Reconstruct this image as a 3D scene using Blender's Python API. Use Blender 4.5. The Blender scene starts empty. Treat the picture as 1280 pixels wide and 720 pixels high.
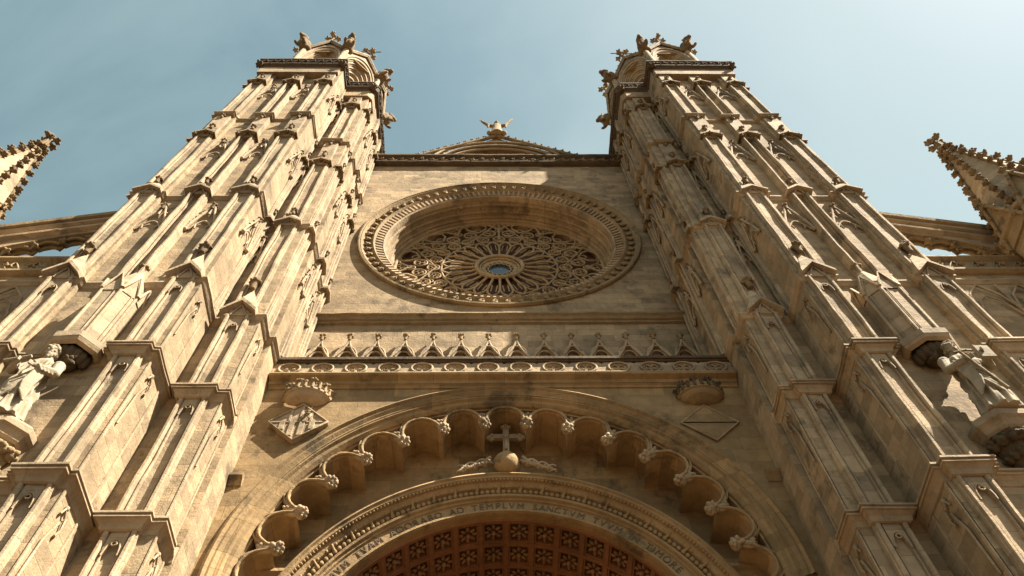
import bpy, bmesh, math, random
from mathutils import Vector, Matrix, noise
from math import sin, cos, pi, radians, sqrt, atan2
random.seed(7)
scene = bpy.context.scene
COL = scene.collection

# ------------------------------------------------------------------ camera
# world: X right, Y depth away from the camera, Z up (metres); nave wall at Y = 16
CAM = Vector((-0.4029, 0.0, 1.6))
pit, yaw, rol, fpx = radians(60.98899), radians(-3.08368), radians(-2.8173), 988.4627
F = Vector((-sin(yaw) * cos(pit), cos(yaw) * cos(pit), sin(pit)))
R0 = Vector((cos(yaw), sin(yaw), 0)); U0 = R0.cross(F)
R = R0 * cos(rol) + U0 * sin(rol); U = -R0 * sin(rol) + U0 * cos(rol)
cd = bpy.data.cameras.new('camera'); cam = bpy.data.objects.new('camera', cd); COL.objects.link(cam)
cam.matrix_world = Matrix(((R.x, U.x, -F.x, CAM.x), (R.y, U.y, -F.y, CAM.y), (R.z, U.z, -F.z, CAM.z), (0, 0, 0, 1)))
cd.sensor_width = 36; cd.lens = fpx / 1280 * 36; cd.clip_end = 2000; cd.clip_start = 0.1
scene.camera = cam

# ------------------------------------------------------------------ light
SUN_AZ = radians(62)      # to the right of the facade's normal
SUN_EL = radians(53)
sdir = Vector((sin(SUN_AZ) * cos(SUN_EL), -cos(SUN_AZ) * cos(SUN_EL), sin(SUN_EL)))   # towards the sun
sl = bpy.data.lights.new('sun', 'SUN'); sl.energy = 5.0; sl.angle = radians(0.55); sl.color = (1.0, 0.93, 0.80)
so = bpy.data.objects.new('sun', sl); COL.objects.link(so)
so.rotation_euler = sdir.to_track_quat('Z', 'Y').to_euler()
world = bpy.data.worlds.new('World'); scene.world = world; world.use_nodes = True
nt = world.node_tree; nt.nodes.clear()
wo = nt.nodes.new('ShaderNodeOutputWorld'); bg = nt.nodes.new('ShaderNodeBackground')
sky = nt.nodes.new('ShaderNodeTexSky'); sky.sky_type = 'NISHITA'; sky.sun_disc = False
sky.sun_elevation = SUN_EL; sky.sun_rotation = atan2(sdir.x, sdir.y)
sky.air_density = 1.0; sky.dust_density = 2.2; sky.ozone_density = 1.0
hsv = nt.nodes.new('ShaderNodeHueSaturation'); hsv.inputs['Saturation'].default_value = 0.78; hsv.inputs['Hue'].default_value = 0.435
tc = nt.nodes.new('ShaderNodeTexCoord')
cn = nt.nodes.new('ShaderNodeTexNoise'); cn.inputs['Scale'].default_value = 2.1; cn.inputs['Detail'].default_value = 6; cn.inputs['Roughness'].default_value = 0.55
cn.inputs['Distortion'].default_value = 0.6
cr_ = nt.nodes.new('ShaderNodeValToRGB'); cr_.color_ramp.elements[0].position = 0.40; cr_.color_ramp.elements[0].color = (0, 0, 0, 1)
cr_.color_ramp.elements[1].position = 0.78; cr_.color_ramp.elements[1].color = (0.4, 0.4, 0.4, 1)
# thin veil of cirrus, thicker on the sunward side
dotn = nt.nodes.new('ShaderNodeVectorMath'); dotn.operation = 'DOT_PRODUCT'; dotn.inputs[1].default_value = (0.93, 0.1, 0.3)
mr = nt.nodes.new('ShaderNodeMapRange'); mr.inputs['From Min'].default_value = 0.1; mr.inputs['From Max'].default_value = 0.85
mr.inputs['To Min'].default_value = 0.0; mr.inputs['To Max'].default_value = 0.5; mr.interpolation_type = 'SMOOTHSTEP'
ad = nt.nodes.new('ShaderNodeMath'); ad.operation = 'ADD'; ad.use_clamp = True
cmul = nt.nodes.new('ShaderNodeMath'); cmul.operation = 'MULTIPLY'; cmul.inputs[1].default_value = 1.15
mx = nt.nodes.new('ShaderNodeMix'); mx.data_type = 'RGBA'
L = nt.links.new
L(tc.outputs['Generated'], cn.inputs['Vector']); L(cn.outputs['Fac'], cr_.inputs['Fac']); L(tc.outputs['Generated'], dotn.inputs[0])
L(dotn.outputs['Value'], mr.inputs['Value']); L(cr_.outputs['Color'], cmul.inputs[0]); L(cmul.outputs[0], ad.inputs[0]); L(mr.outputs['Result'], ad.inputs[1])
L(sky.outputs['Color'], hsv.inputs['Color']); L(hsv.outputs['Color'], mx.inputs['A']); L(ad.outputs[0], mx.inputs['Factor'])
mx.inputs['B'].default_value = (3.9, 4.75, 4.7, 1)
L(mx.outputs['Result'], bg.inputs['Color']); L(bg.outputs[0], wo.inputs['Surface'])
bg.inputs['Strength'].default_value = 0.044
vs = scene.view_settings; vs.view_transform = 'Standard'; vs.look = 'None'; vs.exposure = 1.95; vs.gamma = 1; vs.use_curve_mapping = False
scene.cycles.max_bounces = 8; scene.cycles.diffuse_bounces = 5

# ------------------------------------------------------------------ materials
KB = 0.57      # overall reflectance of the old limestone
def stone(name, base, var=0.16, block=(0.95, 0.40), mortar=0.5, stain=0.5, streak=0.35, bump=0.35, dark=(0.10, 0.075, 0.045), rough=0.9, fine=9.0, brick=True):
    m = bpy.data.materials.new(name); m.use_nodes = True; t = m.node_tree; N = t.nodes; K = t.links.new
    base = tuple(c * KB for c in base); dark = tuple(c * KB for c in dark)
    b = N['Principled BSDF']; b.inputs['Roughness'].default_value = rough; b.inputs['Specular IOR Level'].default_value = 0.2
    geo = N.new('ShaderNodeNewGeometry')
    sp = N.new('ShaderNodeSeparateXYZ'); K(geo.outputs['Position'], sp.inputs[0])
    sn = N.new('ShaderNodeSeparateXYZ'); K(geo.outputs['True Normal'], sn.inputs[0])
    def math_(op, a, c=None, clamp=False):
        n = N.new('ShaderNodeMath'); n.operation = op; n.use_clamp = clamp
        for i, v in enumerate((a, c)):
            if v is None: continue
            if isinstance(v, (int, float)): n.inputs[i].default_value = v
            else: K(v, n.inputs[i])
        return n.outputs[0]
    def mix(f, a, c):
        n = N.new('ShaderNodeMix'); n.data_type = 'RGBA'
        for k, v in (('Factor', f), ('A', a), ('B', c)):
            if isinstance(v, (int, float)): n.inputs[k].default_value = v
            elif isinstance(v, tuple): n.inputs[k].default_value = (*v, 1)
            else: K(v, n.inputs[k])
        return n.outputs['Result']
    def nz(scale, detail=4, rough_=0.6, vec=None):
        n = N.new('ShaderNodeTexNoise'); n.inputs['Scale'].default_value = scale; n.inputs['Detail'].default_value = detail; n.inputs['Roughness'].default_value = rough_
        K(vec if vec else geo.outputs['Position'], n.inputs['Vector']); return n.outputs['Fac']
    def ramp(f, p0, p1):
        n = N.new('ShaderNodeMapRange'); n.inputs['From Min'].default_value = p0; n.inputs['From Max'].default_value = p1; n.interpolation_type = 'SMOOTHSTEP'; K(f, n.inputs['Value']); return n.outputs['Result']
    lo = tuple(c * (1 - var) for c in base); hi = tuple(min(1, c * (1 + var)) for c in base)
    big = nz(0.35, 5, 0.6)
    col = mix(ramp(big, 0.3, 0.7), lo, hi)
    h = nz(fine, 6, 0.7)
    if brick:
        side = math_('GREATER_THAN', math_('ABSOLUTE', sn.outputs['X']), 0.7)
        uu = N.new('ShaderNodeMix'); uu.data_type = 'FLOAT'; K(side, uu.inputs['Factor']); K(sp.outputs['X'], uu.inputs['A']); K(sp.outputs['Y'], uu.inputs['B'])
        cx = N.new('ShaderNodeCombineXYZ'); K(uu.outputs['Result'], cx.inputs[0]); K(sp.outputs['Z'], cx.inputs[1])
        br = N.new('ShaderNodeTexBrick'); br.offset = 0.45; br.squash = 1.25; br.squash_frequency = 3; br.inputs['Scale'].default_value = 1.0
        br.inputs['Brick Width'].default_value = block[0]; br.inputs['Row Height'].default_value = block[1]
        br.inputs['Mortar Size'].default_value = 0.011; br.inputs['Mortar Smooth'].default_value = 0.6; br.inputs['Bias'].default_value = 0.0
        br.inputs['Color1'].default_value = (0.55, 0.55, 0.55, 1); br.inputs['Color2'].default_value = (1.2, 1.18, 1.15, 1)
        br.inputs['Mortar'].default_value = (mortar, mortar, mortar, 1); K(cx.outputs[0], br.inputs['Vector'])
        mm = N.new('ShaderNodeMix'); mm.data_type = 'RGBA'; mm.blend_type = 'MULTIPLY'; mm.inputs['Factor'].default_value = 0.62
        K(col, mm.inputs['A']); K(br.outputs['Color'], mm.inputs['B']); col = mm.outputs['Result']
    # fine mottling
    mm = N.new('ShaderNodeMix'); mm.data_type = 'RGBA'; mm.blend_type = 'MULTIPLY'; mm.inputs['Factor'].default_value = 0.55
    g = mix(ramp(nz(2.6, 8, 0.72), 0.25, 0.75), (0.62, 0.57, 0.50), (1.2, 1.18, 1.15)); K(col, mm.inputs['A']); K(g, mm.inputs['B']); col = mm.outputs['Result']
    # rain streaks: noise stretched along the height
    sc = N.new('ShaderNodeVectorMath'); sc.operation = 'MULTIPLY'; sc.inputs[1].default_value = (3.2, 3.2, 0.22); K(geo.outputs['Position'], sc.inputs[0])
    st = nz(1.0, 6, 0.62, sc.outputs[0])
    col = mix(math_('MULTIPLY', ramp(st, 0.52, 0.78), streak), col, tuple(c * 0.45 for c in base))
    # dark weathering patches
    pa = nz(0.8, 11, 0.72)
    col = mix(math_('MULTIPLY', ramp(pa, 0.53, 0.66), stain), col, dark)
    # small dark pits
    col = mix(math_('MULTIPLY', ramp(nz(14, 3, 0.5), 0.66, 0.78), 0.45), col, tuple(c * 0.4 for c in base))
    K(col, b.inputs['Base Color'])
    bp = N.new('ShaderNodeBump'); bp.inputs['Strength'].default_value = bump; bp.inputs['Distance'].default_value = 0.05
    hh = math_('ADD', math_('MULTIPLY', h, 0.8), math_('MULTIPLY', nz(3.0, 8, 0.7), 1.6))
    if brick: hh = math_('SUBTRACT', hh, math_('MULTIPLY', br.outputs['Fac'], 0.5))
    K(hh, bp.inputs['Height']); K(bp.outputs[0], b.inputs['Normal'])
    return m
M = {}
M['stone'] = stone('limestone_masonry', (0.60, 0.445, 0.27), stain=0.60, streak=0.45, bump=0.5)
M['shaft'] = stone('dressed_limestone', (0.65, 0.495, 0.32), stain=0.50, streak=0.5, block=(4.0, 0.62), bump=0.5)
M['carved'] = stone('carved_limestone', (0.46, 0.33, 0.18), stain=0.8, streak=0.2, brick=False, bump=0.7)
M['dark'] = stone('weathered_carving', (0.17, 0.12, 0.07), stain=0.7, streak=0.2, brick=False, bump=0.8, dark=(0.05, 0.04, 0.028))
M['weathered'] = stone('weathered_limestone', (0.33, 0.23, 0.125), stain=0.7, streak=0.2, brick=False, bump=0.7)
M['portal'] = stone('portal_limestone', (0.50, 0.34, 0.17), stain=0.70, streak=0.4, block=(1.1, 0.5), bump=0.35)
M['niche'] = stone('ochre_niche_stone', (0.66, 0.45, 0.235), stain=0.5, streak=0.3, block=(1.1, 0.5), bump=0.4)
M['carving'] = stone('portal_carving', (0.52, 0.35, 0.175), stain=0.75, streak=0.1, brick=False, bump=0.6)
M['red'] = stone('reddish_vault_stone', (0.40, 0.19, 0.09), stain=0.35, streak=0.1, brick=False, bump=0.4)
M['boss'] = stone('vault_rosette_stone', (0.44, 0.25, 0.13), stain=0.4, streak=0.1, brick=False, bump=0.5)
M['statue'] = stone('white_statue_stone', (0.52, 0.43, 0.30), var=0.10, stain=0.40, streak=0.35, brick=False, bump=0.3, fine=20)
M['tracery'] = stone('tracery_limestone', (0.60, 0.44, 0.25), stain=0.4, streak=0.1, brick=False, bump=0.5)
M['paving'] = stone('paving', (0.15, 0.098, 0.054), stain=0.15, streak=0.0, brick=False, bump=0.2)
gm = bpy.data.materials.new('leaded_glass'); gm.use_nodes = True
gb = gm.node_tree.nodes['Principled BSDF']; gb.inputs['Roughness'].default_value = 0.6; gb.inputs['Specular IOR Level'].default_value = 0.15
gv = gm.node_tree.nodes.new('ShaderNodeTexVoronoi'); gv.inputs['Scale'].default_value = 5.0
gr_ = gm.node_tree.nodes.new('ShaderNodeValToRGB'); gr_.color_ramp.elements[0].color = (0.05, 0.03, 0.018, 1); gr_.color_ramp.elements[1].color = (0.16, 0.075, 0.04, 1)
gg = gm.node_tree.nodes.new('ShaderNodeNewGeometry'); gm.node_tree.links.new(gg.outputs['Position'], gv.inputs['Vector'])
gm.node_tree.links.new(gv.outputs['Color'], gr_.inputs['Fac']); gm.node_tree.links.new(gr_.outputs['Color'], gb.inputs['Base Color'])
M['glass'] = gm
bm_ = bpy.data.materials.new('sky_tinted_glass'); bm_.use_nodes = True; bb = bm_.node_tree.nodes['Principled BSDF']
bb.inputs['Base Color'].default_value = (0.03, 0.055, 0.07, 1); bb.inputs['Roughness'].default_value = 0.2; M['sky_tint'] = bm_  # sky light showing in the hub, put into the glass's base colour
im = bpy.data.materials.new('incised_letter'); im.use_nodes = True
im.node_tree.nodes['Principled BSDF'].inputs['Base Color'].default_value = (0.10, 0.065, 0.035, 1); im.node_tree.nodes['Principled BSDF'].inputs['Roughness'].default_value = 0.9; M['ink'] = im
ir = bpy.data.materials.new('rusted_iron'); ir.use_nodes = True
ir.node_tree.nodes['Principled BSDF'].inputs['Base Color'].default_value = (0.04, 0.035, 0.03, 1); M['iron'] = ir

# ------------------------------------------------------------------ mesh helper
OFF = {}
def root(name, loc, label, cat, group=None):
    o = bpy.data.objects.new(name, None); COL.objects.link(o); o.location = loc; o.empty_display_size = 0.5
    o['label'] = label; o['category'] = cat
    if group: o['group'] = group
    OFF[o.name] = Vector(loc); return o
def link_mesh(name, me, parent, local=True):
    o = bpy.data.objects.new(name, me); COL.objects.link(o)
    if parent is not None:
        o.parent = parent; OFF[o.name] = OFF[parent.name]
    return o
# a frame: O + t*s + n*o + z  (s along the wall, o outwards)
class FR:
    def __init__(s, O, t, n): s.O = Vector(O); s.t = Vector(t).normalized(); s.n = Vector(n).normalized()
    def __call__(s, a, o, z): return Vector((s.O.x + s.t.x * a + s.n.x * o, s.O.y + s.t.y * a + s.n.y * o, s.O.z + z))
class MB:
    def __init__(s): s.v = []; s.f = []; s.smooth = []
    def add(s, vs_, fs, smooth=False):
        b = len(s.v); s.v += [Vector(p) for p in vs_]
        for f in fs: s.f.append([b + i for i in f]); s.smooth.append(smooth)
        return s
    def box(s, x0, x1, y0, y1, z0, z1):
        return s.add([(x, y, z) for z in (z0, z1) for x, y in ((x0, y0), (x1, y0), (x1, y1), (x0, y1))],
                     [(0, 1, 2, 3), (4, 5, 6, 7), (0, 1, 5, 4), (1, 2, 6, 5), (2, 3, 7, 6), (3, 0, 4, 7)])
    def fbox(s, fr, a0, a1, o0, o1, z0, z1):
        return s.add([fr(a, o, z) for z in (z0, z1) for a, o in ((a0, o0), (a1, o0), (a1, o1), (a0, o1))],
                     [(0, 1, 2, 3), (4, 5, 6, 7), (0, 1, 5, 4), (1, 2, 6, 5), (2, 3, 7, 6), (3, 0, 4, 7)])
    def vprism(s, poly, z0, z1):              # plan polygon extruded in z
        n = len(poly)
        return s.add([(x, y, z0) for x, y in poly] + [(x, y, z1) for x, y in poly],
                     [tuple(range(n)), tuple(range(n, 2 * n))] + [(i, (i + 1) % n, n + (i + 1) % n, n + i) for i in range(n)])
    def shaft(s, poly, z0, z1, dz=.62):        # the same in courses, so that the arrises can waver
        k = max(1, round((z1 - z0) / dz)); n = len(poly); b = len(s.v)
        s.grid([[(x, y, z0 + (z1 - z0) * i / k) for x, y in poly] for i in range(k + 1)], closed=True)
        s.f += [list(range(b, b + n)), list(range(b + k * n, b + k * n + n))]; s.smooth += [False, False]
        return s
    def eprism(s, fn, poly, o0, o1):          # elevation polygon (a,z) extruded along the frame normal
        n = len(poly)
        return s.add([fn(a, o0, z) for a, z in poly] + [fn(a, o1, z) for a, z in poly],
                     [tuple(range(n)), tuple(range(n, 2 * n))] + [(i, (i + 1) % n, n + (i + 1) % n, n + i) for i in range(n)])
    def grid(s, rows, closed=False, smooth=False):  # list of rows of points
        b = len(s.v); n = len(rows[0])
        for r in rows: s.v += [Vector(p) for p in r]
        for i in range(len(rows) - 1):
            for j in range(n if closed else n - 1):
                k = (j + 1) % n
                s.f.append([b + i * n + j, b + i * n + k, b + (i + 1) * n + k, b + (i + 1) * n + j]); s.smooth.append(smooth)
        return s
    def sweep_plan(s, path, prof, closed_prof=False):
        # path: plan polyline, mass on the right-hand side of travel when sgn=+1 ; prof: (outset, z)
        P0 = [Vector(p).to_2d() for p in path]; P = [P0[0]]
        for a, b in zip(P0, P0[1:]):
            k = max(1, int((b - a).length / .4)); P += [a.lerp(b, (i + 1) / k) for i in range(k)]
        n = len(P); rows = []
        for i in range(n):
            d0 = (P[i] - P[i - 1]).normalized() if i > 0 else None
            d1 = (P[i + 1] - P[i]).normalized() if i < n - 1 else None
            if d0 is None: d0 = d1
            if d1 is None: d1 = d0
            n0 = Vector((-d0.y, d0.x)); n1 = Vector((-d1.y, d1.x)); m = (n0 + n1)
            m = m / max(1e-6, m.dot(n0)) if m.length > 1e-4 else n0
            rows.append([(P[i].x + m.x * o, P[i].y + m.y * o, z) for o, z in prof])
        s.grid(rows)
        b0 = rows[0]; b1 = rows[-1]
        s.add(b0, [tuple(range(len(b0)))]); s.add(b1, [tuple(range(len(b1)))])
        return s
    def tube(s, path, r, n=6, closed=False, cap=True):
        P = [Vector(p) for p in path]; m = len(P); rows = []
        rr = r if hasattr(r, '__len__') else [r] * m
        up = Vector((0, 0, 1))
        prev = None
        for i in range(m):
            d = (P[(i + 1) % m] - P[i - 1]) if closed else (P[min(i + 1, m - 1)] - P[max(i - 1, 0)])
            if d.length < 1e-9: d = Vector((0, 0, 1))
            d.normalize()
            if prev is None:
                a = up if abs(d.dot(up)) < 0.9 else Vector((1, 0, 0)); u = d.cross(a).normalized()
            else:
                u = (prev - d * prev.dot(d)); u = u.normalized() if u.length > 1e-6 else d.orthogonal().normalized()
            prev = u; w = d.cross(u)
            rows.append([P[i] + u * rr[i] * cos(2 * pi * k / n) + w * rr[i] * sin(2 * pi * k / n) for k in range(n)])
        if closed: rows.append(rows[0])
        s.grid(rows, closed=True, smooth=True)
        if cap and not closed:
            s.add(rows[0], [tuple(range(n))]); s.add(rows[-1], [tuple(range(n))])
        return s
    def ell(s, c, rad, rot=None, nu=8, nv=6):
        c = Vector(c); rows = []
        mt = rot if rot is not None else Matrix.Identity(3)
        if not hasattr(rad, '__len__'): rad = (rad, rad, rad)
        for i in range(nv + 1):
            ph = -pi / 2 + pi * i / nv
            cc = max(cos(ph), 0.02)
            rows.append([c + mt @ Vector((rad[0] * cc * cos(2 * pi * j / nu), rad[1] * cc * sin(2 * pi * j / nu), rad[2] * sin(ph))) for j in range(nu)])
        s.grid(rows, closed=True, smooth=True)
        s.add(rows[0], [tuple(range(nu))]); s.add(rows[-1], [tuple(range(nu))])
        return s
    def arc(s, cx, cz, prof, a0, a1, n, smooth=False, close=False):     # prof list of (r, y); angle from +z clockwise to +x
        rows = []
        for i in range(n + 1):
            a = a0 + (a1 - a0) * i / n
            rows.append([(cx + r * sin(a), y, cz + r * cos(a)) for r, y in prof])
        return s.grid(rows, smooth=smooth)
    def leafy(s, c, r, rnd, k=5, flat=None):   # a tuft of carved leaves
        c = Vector(c)
        s.ell(c, r * 0.62, nu=7, nv=5)
        for i in range(k):
            a = 2 * pi * i / k + rnd.uniform(-.3, .3); e = rnd.uniform(-0.5, 0.7)
            d = Vector((cos(a) * cos(e), sin(a) * cos(e), sin(e)))
            if flat is not None: d = (flat.to_3d() if len(flat) == 2 else flat).cross(Vector((cos(a), 0.3, sin(a)))).normalized()
            q = Vector((1, 0, 0)).rotation_difference(d).to_matrix()
            s.ell(c + d * r * 0.50, (r * 0.50, r * 0.38, r * 0.30), q @ Matrix.Rotation(rnd.uniform(0, 3), 3, 'X'), nu=6, nv=4)
        return s
    def build(s, name, mat, parent, side=1, shade=True):
        me = bpy.data.meshes.new(name)
        off = OFF[parent.name] if parent is not None else Vector((0, 0, 0))
        if name in ('pilaster', 'string_course', 'gabled_cap', 'cornice', 'statue_canopy', 'canopy_lip', 'spire'):   # worn, slightly out of line
            for v in s.v:
                w = noise.noise_vector(Vector((v.x * side * 1.1, v.y * 1.1, v.z * .7))) * .028
                v += w + noise.noise_vector(Vector((v.x * side * 5.1, v.y * 5.1, v.z * 3.3))) * .014
        me.from_pydata([(v.x * side - off.x, v.y - off.y, v.z - off.z) for v in s.v], [], s.f)
        for p, sm in zip(me.polygons, s.smooth): p.use_smooth = sm
        b = bmesh.new(); b.from_mesh(me); bmesh.ops.recalc_face_normals(b, faces=b.faces); b.to_mesh(me); b.free()
        me.materials.append(M[mat])
        return link_mesh(name, me, parent)
def sculpt(mb, name, mat, parent, side=1, voxel=0.03, smooth=3, loc=None):
    """fuse the shapes of mb into one continuous carved surface"""
    me = bpy.data.meshes.new('tmp'); me.from_pydata([(v.x * side, v.y, v.z) for v in mb.v], [], mb.f)
    b = bmesh.new(); b.from_mesh(me); bmesh.ops.remove_doubles(b, verts=b.verts, dist=0.0005); bmesh.ops.recalc_face_normals(b, faces=b.faces); b.to_mesh(me); b.free()
    o = bpy.data.objects.new('tmp', me); COL.objects.link(o)
    r = o.modifiers.new('r', 'REMESH'); r.mode = 'VOXEL'; r.voxel_size = voxel; r.use_smooth_shade = True
    sm = o.modifiers.new('s', 'SMOOTH'); sm.iterations = smooth; sm.factor = 0.5
    dg = bpy.context.evaluated_depsgraph_get(); me2 = bpy.data.meshes.new_from_object(o.evaluated_get(dg))
    bpy.data.objects.remove(o)
    off = OFF[parent.name] if parent is not None else Vector(loc or (0, 0, 0))
    me2.transform(Matrix.Translation(-off)); me2.name = name; me2.materials.clear(); me2.materials.append(M[mat])
    for p in me2.polygons: p.use_smooth = True
    q = link_mesh(name, me2, parent)
    if parent is None: q.location = off
    return q

# ------------------------------------------------------------------ ground
g = MB().add([(-300, -300, 0), (300, -300, 0), (300, 300, 0), (-300, 300, 0)], [(0, 1, 2, 3)])
go = g.build('plaza_ground', 'paving', None); go['kind'] = 'structure'

# ------------------------------------------------------------------ building blocks of the towers
def strip_poly(fr, w, pr):
    """plan outline of a moulded pilaster, width w, standing pr proud of the wall"""
    e = [(0, -0.06), (0, pr * .55), (.035, pr * .62), (.035, pr * .9), (.055, pr), (.115, pr), (.14, pr * .85), (.15, pr * .45), (.175, pr * .35), (.19, pr * .6), (.215, pr * .6), (.225, pr * .2)]
    pts = e + [(w - a, o) for a, o in reversed(e)]
    return [(fr(a, o, 0).x, fr(a, o, 0).y) for a, o in pts]
def head_relief(mb, fr, w, z, pr):
    """pointed trefoil head closing the groove of a pilaster below a cornice"""
    a0, a1 = .2, w - .2; c = (a0 + a1) / 2; hw = (a1 - a0) / 2
    pts = [(a0 - .02, z), (a0 - .02, z - .62), (a0 + .02, z - .62)]
    for i in range(11):
        t = i / 10; x = a0 + .02 + (a1 - a0 - .04) * t; u = abs(2 * t - 1)
        pts.append((x, z - .18 - .42 * u ** 2.2 - .07 * abs(sin(3 * pi * t))))
    pts += [(a1 - .02, z - .62), (a1 + .02, z - .62), (a1 + .02, z)]
    mb.eprism(lambda a, o, zz: fr(a, o, zz), pts, pr * .2, pr * .72)
    mb.tube([fr(c - hw * cos(pi * k / 12) * .92, pr * .72, z - .66 + .42 * sin(pi * k / 12)) for k in range(13)], .022, 5)
    mb.tube([fr(c + .06 * cos(k), pr * .8, z - .36 + .06 * sin(k)) for k in range(7)], .02, 5)
def cap_mesh(fr, w, pr, z, rise=.62, back=1.55, oh=.14, th=.13):
    """gabled weathering over a pilaster: eaves at z, front gable apex at z+rise, sloping back up to the shaft above"""
    mb = MB(); a0, a1, ac = -oh, w + oh, w / 2; f = pr + oh
    L_, A_, R_ = (a0, z), (ac, z + rise), (a1, z)
    top = fr(ac, -.02, z + back)
    V = [fr(a0, f, z), fr(ac, f, z + rise), fr(a1, f, z), fr(a0, -.02, z + .12), fr(a1, -.02, z + .12), top,
         fr(a0, f, z - th), fr(ac, f, z + rise - th * 1.25), fr(a1, f, z - th), fr(a0, -.02, z - th), fr(a1, -.02, z - th), fr(ac, pr * .8, z + rise - th * 1.4)]
    mb.add(V, [(0, 1, 5, 3), (1, 2, 4, 5), (0, 1, 7, 6), (1, 2, 8, 7), (0, 3, 9, 6), (2, 4, 10, 8), (6, 7, 11, 9), (7, 8, 10, 11), (9, 11, 10)])
    # tympanum under the gable
    mb.eprism(fr, [(a0 + .1, z - th), (ac, z + rise - .2), (a1 - .1, z - th)], -.02, pr * .75)
    mb.tube([fr(ac - w * .3, pr * .8, z - th), fr(ac - w * .12, pr * .95, z + rise * .35), fr(ac, pr, z + rise * .6), fr(ac + w * .12, pr * .95, z + rise * .35), fr(ac + w * .3, pr * .8, z - th)], .03, 5)
    return mb
def gablet_mesh(fr, w, z0, h, r=.045, rnd=random):
    """ogee hood mould over a blind panel, with knobs at its feet"""
    mb = MB(); hw = w / 2 - .04; c = w / 2; pts = []
    for i in range(8):
        t = i / 7; pts.append((hw * (1 - (t ** 1.5) * .92), z0 + h * .52 * sin(t * pi / 2) + h * .48 * t ** 3.2))
    for sgn in (-1, 1):
        mb.tube([fr(c + sgn * x, .10 + .05 * i / 7, z) for i, (x, z) in enumerate(pts)], [r * 1.25] * 4 + [r] * 4, 6)
        q = [(hw * (1 - t) * .86, z0 - .03 + h * .36 * sin(t * pi / 2)) for t in [i / 6 for i in range(7)]]
        mb.tube([fr(c + sgn * x, .07, z) for x, z in q], r * .8, 5)
        mb.tube([fr(c + sgn * hw * .55, .07, z0 + h * .22), fr(c + sgn * hw * .42, .07, z0 + h * .02)], r * .7, 5)
        mb.ell(fr(c + sgn * hw, .10, z0 - .06), (.085, .085, .10), nu=6, nv=5)
        for t in (.45, .75): 
            i = int(t * 7); mb.ell(fr(c + sgn * (pts[i][0] + .05), .13, pts[i][1] + .05), (.05, .05, .06), nu=5, nv=4)
    mb.tube([fr(c, .13, z0 + h * .62), fr(c, .15, z0 + h * 1.02)], [.045, .03], 6)
    return mb
def finial_mesh(fr, a, o, z, r, rnd=random):
    mb = MB(); p = fr(a, o, z); mb.tube([p - Vector((0, 0, r * 1.5)), p], [r * .35, r * .5], 6); mb.leafy(p, r * .9, rnd, 7); mb.leafy(p + Vector((0, 0, r * .5)), r * .6, rnd, 5); return mb

CORN = [(-.05, .30), (.0, .28), (.205, .16), (.21, .10), (.165, .09), (.165, .055), (.185, .05), (.185, .01), (.14, .0), (.06, -.09), (.03, -.2), (-.01, -.22), (-.05, -.22)]
STR = [(-.05, .26), (.0, .24), (.14, .12), (.145, .04), (.10, -.02), (.05, -.12), (-.01, -.16), (-.05, -.16)]
def zp(prof, z, k=1.0): return [(o * k, z + h * k) for o, h in prof]

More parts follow.
